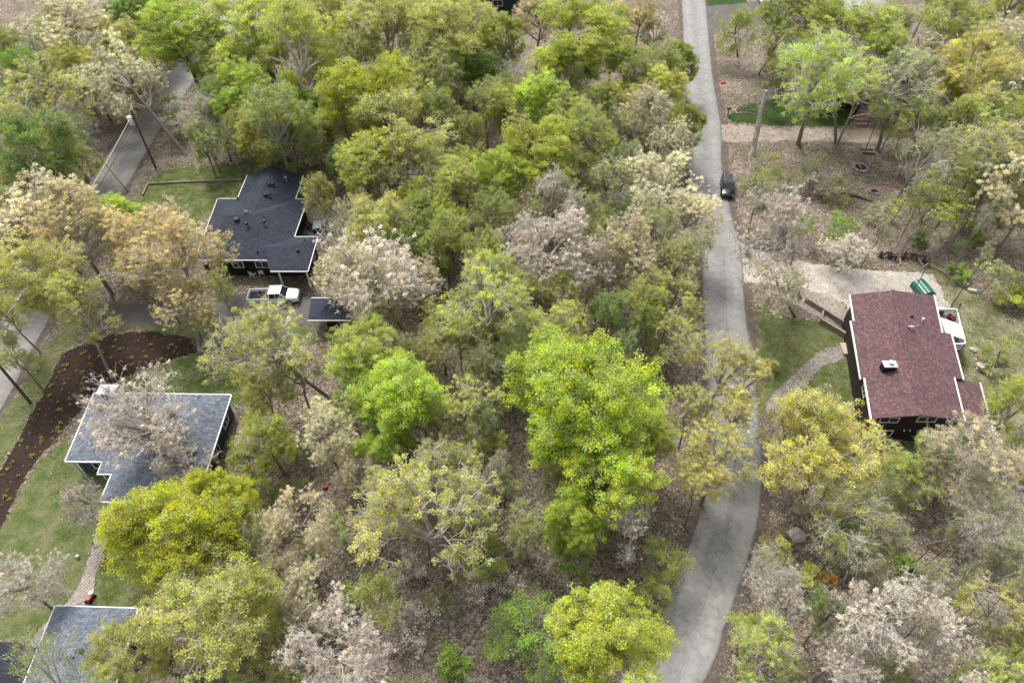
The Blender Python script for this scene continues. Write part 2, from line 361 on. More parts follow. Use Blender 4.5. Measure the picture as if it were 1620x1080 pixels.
def smooth_line(pts, step=1.0):
    P = [Vector((p[0], p[1], 0)) for p in pts]; out = []
    for i in range(len(P)-1):
        a = P[max(i-1, 0)]; b = P[i]; c = P[i+1]; d = P[min(i+2, len(P)-1)]
        n = max(2, int((c-b).length/step))
        for k in range(n):
            t = k/n; out.append(0.5*((2*b)+(c-a)*t+(2*a-5*b+4*c-d)*t*t+(3*b-a-3*c+d)*t**3))
    out.append(P[-1]); return out
def strip(line, l, r, z, name, mat, jl=0.0, jr=0.0, thick=0.0):
    """sheet along a centre line, from offset l (left) to r (right)"""
    L = []; Rr = []; rnd = random.Random(3)
    for i, p in enumerate(line):
        d = (line[min(i+1, len(line)-1)]-line[max(i-1, 0)]).normalized(); nrm = Vector((d.y, -d.x, 0))
        L.append(p+nrm*(l+(rnd.random()-.5)*jl)); Rr.append(p+nrm*(r+(rnd.random()-.5)*jr))
    n = len(line); vs = [(v.x, v.y, z) for v in L+Rr]; fs = [(i, n+i, n+i+1, i+1) for i in range(n-1)]
    m = MB().add(vs, fs)
    if thick:
        k = len(m.v); m.v += [(v.x, v.y, z-thick) for v in L+Rr]
        m.f += [(i, i+1, k+i+1, k+i) for i in range(n-1)]+[(n+i+1, n+i, k+n+i, k+n+i+1) for i in range(n-1)]+[(0, k, k+n, n), (n-1, 2*n-1, k+2*n-1, k+n-1)]
    return m.build(name, mat)

def road_strip(line, width, z, name, mat, thick, jag=.06, cols=16):
    """road slab with lateral divisions; 'var' holds the position across it; right edge follows line"""
    n = len(line); rnd = random.Random(11); V = []; W = []; F = []
    for i, p in enumerate(line):
        d = (line[min(i+1, n-1)]-line[max(i-1, 0)]).normalized(); nrm = Vector((d.y, -d.x, 0))
        for c in range(cols+1):
            u = c/cols; j = (rnd.random()-.5)*2*jag if c in (0, cols) else 0
            q = p+nrm*(-width*(1-u)+j); V.append((q.x, q.y, z)); W.append((u, u, u))
    k = len(V); c1 = cols+1
    F = [(i*c1+c, i*c1+c+1, (i+1)*c1+c+1, (i+1)*c1+c) for i in range(n-1) for c in range(cols)]
    V += [(x, y, z-thick) for x, y, _ in V]; W += W
    F += [(i*c1, (i+1)*c1, k+(i+1)*c1, k+i*c1) for i in range(n-1)]+[(i*c1+cols, k+i*c1+cols, k+(i+1)*c1+cols, (i+1)*c1+cols) for i in range(n-1)]
    me = mesh_np(name, np.array(V), np.array(F), mat, np.array(W)); o = bpy.data.objects.new(name, me); COL.objects.link(o); return o

# ================================================================== SETTING
g = MB().add([(-450, -150, 0), (450, -150, 0), (450, 600, 0), (-450, 600, 0)], [(0, 1, 2, 3)]).build('ground', MAT['litter']); tag(g, kind='structure')
E_px = [(1116, 0), (1125, 93), (1130, 133), (1141, 200), (1143, 267), (1160, 350), (1173, 393), (1177, 460), (1181, 503), (1187, 543), (1192, 593), (1198, 640), (1204, 720), (1204, 787), (1198, 833), (1183, 887), (1167, 937), (1147, 993), (1113, 1080)]
edge = [G(*p) for p in E_px][::-1]
edge = [Vector((4.5, 5, 0)), Vector((-4, -8, 0))][::-1]+edge+[Vector((46, 185, 0)), Vector((60, 300, 0))]
EL = smooth_line(edge, .6)
tag(strip(EL, -5.9, 1.0, 0.008, 'road_shoulder', MAT['dirt'], .5, .6), kind='structure')
tag(road_strip(EL, 5.1, 0.03, 'road', MAT['road'], .035), kind='structure')
WL = smooth_line([Vector(p+(0,)) for p in ((-53.5, 0), (-54.2, 43), (-55, 53), (-56.7, 85), (-57.4, 100), (-57.3, 116), (-56, 150), (-52, 230))], .8)
tag(strip(WL, -6.5, .6, 0.008, 'road_shoulder', MAT['dirt'], .5, .6), kind='structure')
tag(road_strip(WL, 5.9, 0.03, 'road', MAT['road2'], .035), kind='structure')
# sealed cracks wandering along and across the curving road
tj = MB(); rc_ = random.Random(6)
for s0, off in ((6, -2.45), (60, -2.6), (110, -2.4)):
    L_ = EL[s0:s0+48]; pts = [p+Vector((off+.10*math.sin(i*.7)+rc_.uniform(-.05, .05), 0, 0)) for i, p in enumerate(L_)]
    for a, b in zip(pts[:-1], pts[1:]): d = b-a; tj.box(((a.x+b.x)/2, (a.y+b.y)/2, .0335), (d.length*1.02, .028, .006), math.atan2(d.y, d.x))
for i in range(26):
    p = EL[rc_.randrange(10, len(EL)-60)]; x0 = p.x-5.0+rc_.random()*2; n_ = rc_.randrange(4, 10); q = Vector((x0, p.y, 0)); a = rc_.uniform(-.3, .3)
    for k in range(n_):
        a += rc_.uniform(-.5, .5); r = q+Vector((math.cos(a), math.sin(a), 0))*.35
        if r.x > p.x-.2: break
        tj.box(((q.x+r.x)/2, (q.y+r.y)/2, .0335), (.37, .022, .006), a); q = r
tag(tj.build('road_cracks', MAT['drive']), kind='structure')
# tar joint marks along the west road
tj = MB()
for k in range(75):
    y = 40+k*1.05; i = min(range(len(WL)), key=lambda q: abs(WL[q].y-y)); tj.box((WL[i].x-4.1, y, .036), (.12, .42, .006))
tag(tj.build('road_marking', MAT['black']), kind='structure')

def area(name, px, mat, z, amp=.8, cell=.22, scale=.6): return ragged(name, pxpoly(px), MAT[mat], z, amp, cell, scale)
area('driveway', [(140, 482), (250, 480), (400, 462), (500, 466), (560, 480), (545, 505), (500, 516), (390, 508), (250, 515), (140, 518)], 'drive', .016, .4)
area('driveway', [(1160, 380), (1200, 395), (1230, 405), (1300, 418), (1370, 428), (1440, 430), (1478, 434), (1500, 480), (1480, 530), (1350, 530), (1350, 505), (1335, 478), (1300, 465), (1262, 452), (1212, 447), (1172, 446)], 'gravel', .016, .6)
area('driveway', [(1138, 196), (1160, 199), (1260, 203), (1360, 204), (1445, 210), (1445, 228), (1340, 223), (1260, 223), (1200, 222), (1165, 226), (1140, 224)], 'gravel2', .016, .8)
area('driveway', [(1112, 10), (1170, 6), (1225, 0), (1400, -4), (1400, 36), (1270, 38), (1185, 40), (1150, 46), (1116, 56)], 'drive', .016, .5)
area('driveway', [(1290, 56), (1405, 60), (1412, 104), (1330, 104)], 'drive', .016, .6)
area('driveway', [(-120, 1012), (62, 1014), (60, 1120), (-120, 1120)], 'dark_drive', .018, .05)
area('mulch_bed', [(0, 838), (27, 775), (62, 722), (92, 690), (135, 640), (190, 602), (225, 585), (267, 570), (312, 556), (304, 536), (247, 523), (187, 525), (100, 558), (78, 602), (48, 655), (15, 720), (-20, 790), (-40, 880)], 'mulch', .02, .35, .2)
area('lawn', [(233, 292), (250, 268), (350, 260), (430, 243), (490, 252), (500, 300), (480, 340), (330, 345), (300, 400), (190, 400), (180, 335)], 'lawn', .012, 2.0)
area('lawn', [(190, 604), (225, 588), (267, 573), (316, 556), (345, 556), (380, 580), (380, 640), (150, 640)], 'lawn', .012, .6)
area('lawn', [(0, 845), (30, 778), (66, 724), (100, 690), (170, 720), (180, 790), (165, 815), (150, 850), (140, 885), (128, 920), (100, 960), (60, 1010), (-60, 1008), (-60, 900)], 'lawn_thin', .012, .8)
area('lawn', [(180, 830), (240, 800), (260, 900), (240, 965), (145, 965), (150, 925), (155, 895)], 'lawn', .012, .6)
area('lawn', [(1440, 425), (1480, 418), (1530, 446), (1560, 470), (1610, 510), (1660, 540), (1680, 640), (1600, 690), (1500, 690), (1440, 500)], 'lawn_dry', .010, 1.6)
area('lawn', [(1200, 490), (1260, 505), (1330, 520), (1370, 560), (1380, 680), (1330, 650), (1200, 655), (1205, 600)], 'lawn_thin', .010, 1.6)
area('lawn', [(1330, 690), (1450, 690), (1440, 780), (1420, 890), (1330, 910), (1290, 850)], 'lawn_thin', .010, 2.2)
area('lawn', [(1152, 184), (1170, 168), (1220, 158), (1290, 150), (1360, 175), (1345, 200), (1260, 199), (1160, 195)], 'lawn_vivid', .012, .8)
area('lawn', [(1118, -15), (1180, -15), (1182, 6), (1118, 10)], 'lawn_vivid', .012, .6)
area('lawn', [(740, -20), (850, -20), (860, 30), (800, 40), (760, 30)], 'lawn_vivid', .012, 1.5)
area('lawn', [(150, 516), (300, 512), (400, 510), (480, 516), (500, 540), (420, 560), (340, 560), (300, 535), (240, 522)], 'lawn_thin', .011, .8)
area('verge', [(-10, 690), (10, 645), (60, 560), (100, 520), (150, 520), (100, 555), (75, 605), (45, 655), (12, 722), (-30, 800)], 'lawn_thin', .011, .8)
area('footpath', [(178, 790), (196, 790), (182, 835), (166, 870), (154, 900), (148, 930), (146, 970), (92, 970), (115, 940), (128, 920), (141, 885), (151, 850), (163, 820)], 'concrete', .024, .08, .15)
area('footpath', [(72, 984), (85, 984), (66, 1024), (43, 1020)], 'concrete', .026, .08, .15)
area('footpath', [(1350, 543), (1310, 549), (1280, 568), (1255, 592), (1226, 622), (1212, 640), (1216, 656), (1240, 650), (1262, 628), (1284, 600), (1302, 578), (1350, 562)], 'flag', .022, .25, .15)
area('patio', [(474, 318), (505, 320), (515, 340), (525, 372), (520, 395), (468, 380)], 'flag', .02, .4)
area('dirt_patch', [(1270, 455), (1300, 462), (1335, 480), (1352, 520), (1300, 500), (1250, 480)], 'gravel2', .018, .8)

# ================================================================== HOUSES
def slab(m, pts, t=.14):
    n = len(pts); pts = [Vector(p) for p in pts]
    m.add(pts+[p-Vector((0, 0, t)) for p in pts], [tuple(range(n)), tuple(range(2*n-1, n-1, -1))]+[(i, n+i, n+(i+1) % n, (i+1) % n) for i in range(n)])
def gutter(parent, pts, z, mat='white', name='gutter', t=.085, h=.13):
    m = MB()
    for a, b in zip(pts[:-1], pts[1:]):
        a = Vector((a[0], a[1], 0)); b = Vector((b[0], b[1], 0)); c = (a+b)/2; d = b-a
        m.box((c.x, c.y, z-.05), (d.length+t*.9, t, h), math.atan2(d.y, d.x))
    return m.build(name, MAT[mat], parent)
def roof4(m, sw, se, ne, nw, ze, a, b, zr, ew=True):
    V = lambda p, z: Vector((p[0], p[1], z))
    sw, se, ne, nw = [V(p, ze) for p in (sw, se, ne, nw)]; a = V(a, zr); b = V(b, zr)
    if ew:
        slab(m, [sw, se, b, a]); slab(m, [ne, nw, a, b]); slab(m, [se, ne, b]); slab(m, [nw, sw, a])
    else:
        slab(m, [nw, sw, a, b]); slab(m, [se, ne, b, a])
        if abs(a.y-sw.y) > .8: slab(m, [sw, se, a])
        if abs(b.y-nw.y) > .8: slab(m, [ne, nw, b])
def window(parent, c, wd, ht, ang, bars=1, frame='white'):
    """c centre on the wall face, ang = outward normal direction"""
    nx, ny = math.cos(ang), math.sin(ang); tx, ty = -ny, nx; rz = ang+math.pi/2
    m = MB(); f = .09
    for k in (-1, 1):
        m.box((c[0]+tx*k*wd/2+nx*.03, c[1]+ty*k*wd/2+ny*.03, c[2]), (f, .09, ht+f), rz)
        m.box((c[0]+nx*.03, c[1]+ny*.03, c[2]+k*ht/2), (wd-f, .085, f), rz)
    for k in range(bars):
        s = (k+1)/(bars+1)-.5; m.box((c[0]+tx*s*wd+nx*.03, c[1]+ty*s*wd+ny*.03, c[2]), (f*.7, .08, ht-f), rz)
    o = m.build('window', MAT[frame], parent)
    MB().box((c[0]+nx*.012, c[1]+ny*.012, c[2]), (wd-f, .03, ht-f), rz).build('pane', MAT['glass'], o)
    return o
def vent(parent, p, kind='turtle', s=1.0, mat='black'):
    m = MB(); x, y, z = p
    if kind == 'turtle': m.lathe((x, y, z-.1), [(.20*s, 0), (.20*s, .16), (.26*s, .17), (.26*s, .26), (.14*s, .34)], 12)
    elif kind == 'pipe': m.lathe((x, y, z-.15), [(.07*s, 0), (.07*s, .5)], 10)
    elif kind == 'cap': m.lathe((x, y, z-.15), [(.10*s, 0), (.10*s, .35), (.2*s, .36), (.2*s, .5), (.05, .58)], 12)
    elif kind == 'box': m.box((x, y, z+.06), (.45*s, .3*s, .3), bev=.04)
    return m.build('roof_vent', MAT[mat], parent, False)
def dish(parent, p, rz=2.2):
    m = MB(); x, y, z = p
    m.tube([(x, y, z-.1), (x, y, z+.25), (x+.12*math.cos(rz), y+.12*math.sin(rz), z+.45)], .035, 6)
    o = m.build('satellite_dish', MAT['metal'], parent)
    q = MB(); q.lathe((0, 0, 0), [(.03, 0), (.2, .03), (.33, .1), (.30, .11), (.18, .05), (.02, .02)], 18)
    M = Matrix.Translation((x+.15*math.cos(rz), y+.15*math.sin(rz), z+.48)) @ Matrix.Rotation(rz, 4, 'Z') @ Matrix.Rotation(.7, 4, 'Y')
    q.v = [tuple(M @ Vector(v)) for v in q.v]; q.build('reflector', MAT['white'], o, True)
    a = MB(); a.tube([(x, y, z+.3), (x+.45*math.cos(rz), y+.45*math.sin(rz), z+.75)], .02, 5); a.build('feed_arm', MAT['metal'], o)
    return o

# ---- navy roofed house, top left
HA = empty('house', (-34, 72, 0), 0, 'dark house with navy shingle roof, white gutters and a north wing, behind the white pickup', 'house')
I = Matrix.Translation((34, -72, 0))
def under(o, root): o.matrix_parent_inverse = Matrix.Identity(4); o.location = o.location-Vector(root.location); return o
def adopt(root, i0):
    """objects made since i0 whose parent is root: their meshes hold world coordinates"""
    for o in root.children: o.location = -Vector(root.location)
ze = 3.0; rf = MB()
roof4(rf, (-39.3, 65.05), (-28.0, 65.05), (-27.95, 77.9), (-40.3, 78.0), ze, (-36.4, 71.3), (-33.0, 71.5), 5.15, True)
roof4(rf, (-37.5, 76.5), (-29.6, 76.5), (-29.7, 83.6), (-37.75, 83.7), ze, (-33.6, 70.5), (-33.7, 83.65), 4.6, False)
slab(rf, [(-29.45, 62.95, ze), (-24.85, 62.95, ze), (-27.6, 66.4, 4.05), (-30.9, 66.4, 4.05)]); slab(rf, [(-24.85, 62.95, ze), (-24.95, 69.7, ze), (-27.6, 66.4, 4.05)])
slab(rf, [(-24.95, 69.7, ze), (-29.5, 69.7, ze), (-30.9, 66.4, 4.05), (-27.6, 66.4, 4.05)]); slab(rf, [(-29.5, 69.0, 3.05), (-29.45, 62.95, ze), (-30.9, 66.4, 4.05)])
RA = rf.build('roof', MAT['navy_roof'], HA)
for p, k, s in (((426, 292), 'turtle', 1), ((432, 291), 'turtle', 1), ((420, 309), 'turtle', 1), ((426, 308), 'turtle', 1), ((374, 347), 'turtle', 1.5), ((390, 354), 'turtle', 1), ((418, 351), 'turtle', .9), ((408, 401), 'cap', .8), ((471, 397), 'turtle', .9)):
    z = 4.5 if p[1] < 320 else (5.0 if p[1] < 360 else 3.7)
    vent(RA, G(p[0], p[1], z), k, s)
vent(RA, G(376, 315, 3.4), 'pipe', 1.3); vent(RA, G(482, 381, 3.4), 'pipe', 1.3)
dish(RA, G(454, 287, 3.75), 2.3); dish(RA, G(392, 341, 4.75), 2.3)
gutter(HA, [(-37.7, 78.0), (-40.3, 78.0), (-39.3, 65.05), (-29.45, 65.05), (-29.45, 62.95), (-24.85, 62.95), (-24.95, 69.7), (-27.95, 69.7), (-27.95, 77.9), (-29.6, 77.9), (-29.7, 83.6)], ze)
gutter(HA, [(-37.6, 78.0), (-37.75, 83.7)], ze)
wl = MB(); wl.prism([(-38.8, 65.55), (-28.5, 65.55), (-28.5, 77.4), (-39.8, 77.4)], 0, 2.9); wl.prism([(-37.2, 77.4), (-30.1, 77.4), (-30.1, 83.2), (-37.2, 83.2)], 0, 2.9)
wl.prism([(-29.0, 65.6), (-25.4, 65.6), (-25.4, 69.2), (-29.0, 69.2)], 0, 2.88)
wl.add([(-37.2, 83.2, 2.9), (-30.1, 83.2, 2.9), (-33.65, 83.2, 4.35)], [(0, 2, 1)])
wl.build('wall', MAT['black_wall'], HA)
window(HA, (-34.4, 65.55, 1.9), 1.3, 1.0, -math.pi/2); window(HA, (-31.4, 65.55, 1.9), 1.6, 1.0, -math.pi/2)
window(HA, (-30.1, 80.5, 1.7), 1.6, 1.3, 0.0); window(HA, (-25.4, 67.4, 1.6), 1.2, 1.2, 0.0); window(HA, (-39.45, 70, 1.7), 1.4, 1.2, math.pi)
door = MB().box((-28.47, 73.5, 1.05), (.06, 1.8, 2.1)).build('door', MAT['glass'], HA)
for x in (-28.6, -25.2): MB().box((x, 63.3, 1.45), (.16, .16, 2.85)).build('porch_post', MAT['white'], HA)
adopt(HA, 0)

# ---- grey blue roofed house
HB = empty('house', (-35, 39, 0), 0, 'slate blue house with grey-blue roof and white-trimmed blue chimney beside the mulch bed', 'house')
ze = 2.8; rf = MB()
roof4(rf, (-42.5, 35.9), (-28.75, 35.6), (-28.9, 44.0), (-43.2, 44.25), ze, (-39.0, 39.9), (-32.6, 39.8), 4.0, True)
roof4(rf, (-37.4, 31.6), (-28.6, 31.5), (-28.75, 37.0), (-37.6, 37.0), ze, (-33.2, 35.6), (-33.2, 41.0), 3.95, False)
slab(rf, [(-38.8, 34.5, 2.81), (-37.0, 34.5, 2.81), (-37.0, 36.6, 3.05), (-38.8, 36.6, 3.05)])
RB = rf.build('roof', MAT['grey_roof'], HB)
gutter(HB, [(-37.5, 34.5), (-38.85, 34.5), (-38.9, 35.85), (-42.5, 35.9), (-43.2, 44.25), (-28.9, 44.0), (-28.6, 31.5), (-37.4, 31.6), (-37.5, 34.4)], ze, t=.1, h=.15)
for p, z, k, mt, s in (((313, 627), 3.1, 'pipe', 'white', 1.5), ((168, 663), 3.3, 'turtle', 'black', 1.2), ((275, 657), 3.9, 'cap', 'black', 1.4), ((250, 703), 3.6, 'turtle', 'black', 1.5), ((290, 708), 3.3, 'pipe', 'white', 1.4), ((268, 651), 3.8, 'box', 'metal', .8)):
    vent(RB, G(p[0], p[1], z), k, s, mt)
MB().prism([(-42.0, 36.4), (-29.3, 36.4), (-29.3, 43.5), (-42.7, 43.5)], 0, 2.7).prism([(-37.0, 32.1), (-29.2, 32.1), (-29.2, 36.4), (-37.0, 36.4)], 0, 2.69).build('wall', MAT['slate_wall'], HB)
window(HB, (-40.0, 36.4, 1.5), 1.2, 1.2, -math.pi/2); window(HB, (-34.6, 32.1, 1.5), 1.6, 1.3, -math.pi/2); window(HB, (-29.3, 41.6, 1.5), 1.3, 1.2, 0); window(HB, (-29.3, 38.0, 1.4), 1.6, 1.5, 0, 2); window(HB, (-29.2, 34.2, 1.5), 1.2, 1.2, 0)
window(HB, (-42.55, 40, 1.5), 1.5, 1.2, math.pi); MB().box((-36.2, 32.07, 1.05), (.95, .06, 2.1)).build('door', MAT['white'], HB)
for q in ((-38.6, 34.8), (-42.1, 36.1), (-29.0, 31.9)): MB().box((q[0], q[1], 1.35), (.13, .13, 2.7)).build('porch_post', MAT['white'], HB)
cx, cy = -40.6, 43.2
ch = MB().box((cx, cy, 3.1), (1.55, .95, 2.9)).build('chimney', MAT['slate_wall'], RB)
tr = MB()
for sx in (-1, 1):
    for sy in (-1, 1): tr.box((cx+sx*.73, cy+sy*.43, 3.1), (.16, .16, 2.94))
tr.box((cx, cy, 4.62), (1.8, 1.2, .12)); tr.build('trim', MAT['white'], ch)
MB().lathe((cx, cy, 4.68), [(.2, 0), (.2, .25), (.32, .26), (.3, .4), (.1, .46)], 14).build('flue_cap', MAT['metal'], ch)
ds = MB()
for a in range(3): ds.box((-27.2-.0*a, 41.3-1.25*a, .55-.12*a), (2.2, 1.2, .1))
for q in ((-28.2, 41.8), (-26.2, 41.8), (-28.2, 38.3), (-26.2, 38.3)): ds.box((q[0], q[1], .22), (.14, .14, .5))
ds.build('deck', MAT['wood'], HB)
adopt(HB, 0)

# ---- garage bottom left
HC = empty('garage', (-33.5, 17.5, 0), 0, 'garage with low hipped grey-blue roof beside the black asphalt at the lower left', 'garage')
ze = 2.7; rf = MB(); roof4(rf, (-36.6, 10.5), (-29.4, 10.5), (-30.35, 22.0), (-37.2, 22.2), ze, (-33.2, 13.5), (-33.5, 17.9), 4.0, False)
RC = rf.build('roof', MAT['grey_roof'], HC); gutter(HC, [(-36.6, 10.5), (-37.2, 22.2), (-30.35, 22.0), (-29.4, 10.5), (-36.6, 10.5)], ze, t=.09, h=.14)
vent(RC, G(127, 1030, 3.75), 'box', 1.0); vent(RC, G(114, 1042, 3.75), 'box', 1.0)
MB().prism([(-36.2, 11), (-29.9, 11), (-30.8, 21.5), (-36.7, 21.7)], 0, 2.6).build('wall', MAT['slate_wall'], HC)
MB().box((-36.55, 15, 1.15), (.12, 4.6, 2.3)).build('garage_door', MAT['white'], HC)
adopt(HC, 0)

# ---- shed with dark roof by the pickup
HS = empty('shed', (-21.2, 56.9, 0), 0, 'dark-roofed carport beside the nose of the white pickup under a cream tree', 'shed')
rf = MB(); roof4(rf, (-23.4, 55.05), (-18.4, 55.05), (-18.6, 58.8), (-23.7, 58.8), 2.5, (-21.5, 56.9), (-20.5, 56.9), 2.95, True)
rf.build('roof', MAT['navy_roof'], HS); gutter(HS, [(-18.4, 55.05), (-23.4, 55.05)], 2.5); gutter(HS, [(-23.7, 58.8), (-18.6, 58.8)], 2.5)
MB().prism([(-21.5, 55.6), (-19, 55.6), (-19, 58.2), (-21.5, 58.2)], 0, 2.45).build('wall', MAT['black_wall'], HS)
for q in ((-22.9, 55.5), (-23.1, 58.3)): MB().box((q[0], q[1], 1.2), (.12, .12, 2.4)).build('post', MAT['white'], HS)
MB().box((-21.53, 56.9, 1.0), (.06, 1.1, 2.0)).build('door', MAT['white'], HS)
adopt(HS, 0)

# ---- red-brown roofed house, right
HR = empty('house', (41.6, 48.5, 0), 0, 'dark brown two-storey house with reddish-brown shingle roof, east of the curving road', 'house')
ZR = 5.35; SL = .25
rS = G(1456.7, 656.7, ZR); rN = G(1413, 459, ZR); rd = (rN-rS).normalized(); rn = Vector((rd.y, -rd.x, 0))
def onr(px, py):
    z = 4.2
    for _ in range(6):
        p = G(px, py, z); z = ZR-SL*abs((p-rS).dot(rn))
    return G(px, py, z)
west = [onr(*p) for p in ((1344.3, 466), (1350.5, 506.7), (1345.7, 508), (1361.7, 598.3), (1367.3, 598.3), (1378, 661.7))]
east = [onr(*p) for p in ((1526.7, 665), (1510, 598), (1524, 599.5), (1505, 527.7), (1490.7, 525.7), (1477.7, 467.7))]
rf = MB(); slab(rf, west+[rS, rN]); slab(rf, east+[rN, rS])
RR = rf.build('roof', MAT['red_roof'], HR)
cap = MB()
for i in range(56):
    p = rS.lerp(rN, (i+.5)/56); cap.box((p.x, p.y, ZR+.02+.012*(i % 2)), (.34, .36, .05), math.atan2(rd.y, rd.x)-math.pi/2)
cap.build('ridge_cap', MAT['red_roof'], RR)
for seg in (west[0:2], west[2:4], west[4:6], east[0:2], east[2:4], east[4:6]):
    gutter(HR, seg, seg[0].z-.02, t=.14, h=.2)
# walls (gable prism)
cW0, cW1 = west[0], west[-1]; cE0, cE1 = east[-1], east[0]
def ins(p, q, r, d1=.5, d2=.45): return p+(q-p).normalized()*d1+(r-p).normalized()*d2
nwp, swp, nep, sep_ = [Vector((v.x, v.y, 0)) for v in (ins(cW0, cE0, cW1), ins(cW1, cE1, cW0), ins(cE0, cW0, cE1), ins(cE1, cW1, cE0))]
def rz_(p): return ZR-.17-SL*abs((p-Vector((rS.x, rS.y, 0))).dot(rn))
mS = swp.lerp(sep_, .5); mN = nwp.lerp(nep, .5)
def proj_r(a, b):   # where the ridge line crosses the wall line a-b
    A = Vector((rS.x, rS.y, 0)); d = b-a; t = (A-a).dot(rn)/d.dot(rn); return a+d*t
kS = proj_r(swp, sep_); kN = proj_r(nwp, nep)
up = lambda p, z: (p.x, p.y, z)
vs = [up(swp, 0), up(sep_, 0), up(sep_, rz_(sep_)), up(kS, ZR-.17), up(swp, rz_(swp)), up(nwp, 0), up(nep, 0), up(nep, rz_(nep)), up(kN, ZR-.17), up(nwp, rz_(nwp))]
MB().add(vs, [(0, 1, 2, 3, 4), (9, 8, 7, 6, 5), (1, 6, 7, 2), (5, 0, 4, 9)]).build('wall', MAT['brown_wall'], HR)
sd_ = (sep_-swp).normalized(); sang = math.atan2(-sd_.x, sd_.y)
if math.sin(sang) > 0: sang += math.pi
LS = (sep_-swp).length
for f, z, wd, ht in ((.20, 3.55, 1.8, .75), (.64, 3.75, 1.8, .8), (.22, 1.35, 1.9, .9), (.90, 1.3, 1.3, 1.0)):
    p = swp+sd_*(LS*f); window(HR, (p.x, p.y, z), wd, ht, sang, 1)
for f in (.46, .53):
    p = swp+sd_*(LS*f); MB().box((p.x, p.y-.05, 1.9), (.12, .14, .16)).build('wall_light', MAT['white'], HR)
wd_ = (nwp-swp).normalized(); wang = math.atan2(wd_.x, -wd_.y)
if math.cos(wang) > 0: wang += math.pi
for f in (.25, .62, .8):
    p = swp+wd_*((nwp-swp).length*f); window(HR, (p.x, p.y, 3.0), 1.4, 1.0, wang, 1)
ea = wang+math.pi
for f in (.35, .55): 
    p = sep_+(nep-sep_)*f; window(HR, (p.x, p.y, 2.6), 1.5, 1.1, ea, 1)
# porch lean-to
pr = MB(); slab(pr, [G(1511, 599, 3.75), G(1527, 665, 3.75), G(1571.7, 684, 3.15), G(1550.7, 606, 3.15)], .12)
PRo = pr.build('porch_roof', MAT['red_roof'], HR); gutter(HR, [G(1550.7, 606, 3.15), G(1571.7, 684, 3.15)], 3.13, t=.13, h=.18)
for p in ((1549, 610), (1569, 682)):
    q = G(*p, 3.0); MB().box((q.x-.1, q.y, 1.5), (.14, .14, 3.0)).build('porch_post', MAT['darkwood'], HR)
# chimney + roof furniture
c = G(1408, 576, 5.6); ra = math.atan2(rd.y, rd.x)-math.pi/2
chm = MB().box((c.x, c.y, 4.95), (1.25, .75, 1.25), 0).build('chimney', MAT['black_wall'], RR)
MB().box((c.x, c.y, 5.62), (1.42, .92, .09), 0, bev=.02).build('cap', MAT['metal'], chm)
MB().lathe((c.x+.1, c.y+.05, 5.66), [(.16, 0), (.16, .14), (.26, .15), (.26, .26), (.12, .33)], 16).build('flue', MAT['white'], chm)
vent(RR, G(1442, 501.5, 4.95), 'box', .75); vent(RR, G(1459, 507, 4.75), 'cap', .7, 'white'); vent(RR, G(1451, 516.5, 4.85), 'box', .45, 'tan')
dish(RR, G(1440, 524, 4.95), 1.6)
# deck with white sail
dk = [G(1481, 496, 2.2), G(1516, 494, 2.2), G(1530, 547, 2.2), G(1500, 549, 2.2)]
m = MB(); m.prism([p[:2] for p in dk], 2.06, 2.2); D = m.build('deck', MAT['deck'], HR)
rl = MB()
rail = [G(1488, 488.5, 3.15), G(1513.5, 488.5, 3.15), G(1527, 543.5, 3.15), G(1507, 543.5, 3.15)]
for a, b in zip(rail[:-1], rail[1:]):
    rl.box(((a.x+b.x)/2, (a.y+b.y)/2, 3.15), ((b-a).length+.1, .13, .06), math.atan2(b.y-a.y, b.x-a.x)); rl.box(((a.x+b.x)/2, (a.y+b.y)/2, 2.32), ((b-a).length, .06, .06), math.atan2(b.y-a.y, b.x-a.x))
    n_ = int((b-a).length/.16)
    for i in range(n_+1):
        q = a.lerp(b, i/n_); rl.box((q.x, q.y, 2.72), (.035, .035, .8))
rl.build('railing', MAT['white'], D)
for a in rail[1:3]: MB().box((a.x, a.y, 1.6), (.14, .14, 3.2)).build('post', MAT['wood'], D)
st = MB()
for i in range(7):
    q = G(1516, 551+i*1.2, 2.0-.28*i); st.box((q.x-.6, q.y-.1, 2.0-.28*i), (1.3, .3, .05))
st.build('stair', MAT['deck'], D)
adopt(HR, 0)
sl = [G(1487.5, 502, 3.75), G(1521, 513.5, 3.3), G(1527.5, 537, 3.3), G(1497, 527.5, 3.85)]
def sailmesh(q, nn=10):
    m = MB(); g_ = []
    for i in range(nn+1):
        for j in range(nn+1):
            u, v = i/nn, j/nn; p = q[0].lerp(q[1], u).lerp(q[3].lerp(q[2], u), v)
            g_.append((p.x, p.y, p.z-.28*math.sin(math.pi*u)*math.sin(math.pi*v)))
    fs = [(i*(nn+1)+j, (i+1)*(nn+1)+j, (i+1)*(nn+1)+j+1, i*(nn+1)+j+1) for i in range(nn) for j in range(nn)]
    k = len(g_); return m.add(g_+[(a, b, c-.012) for a, b, c in g_], fs+[tuple(x+k for x in f[::-1]) for f in fs])
so = sailmesh(sl).build('shade_sail', MAT['sail'], smooth=True); tag(so, 'white cloth shade sail stretched over the deck of the red-brown roofed house', 'shade sail')
p = G(1513.5, 489, 3.2)
um = MB(); um.tube([(p.x-.25, p.y-.9, 2.2), (p.x+.0, p.y-.1, 4.0)], .05, 8); um.lathe((p.x, p.y-.1, 3.9), [(.02, 0), (.16, .02), (.1, .2), (.03, .35)], 10)
tag(um.build('lamp_post', MAT['greymetal']), 'dark pole lamp at the north corner of the deck', 'lamp')
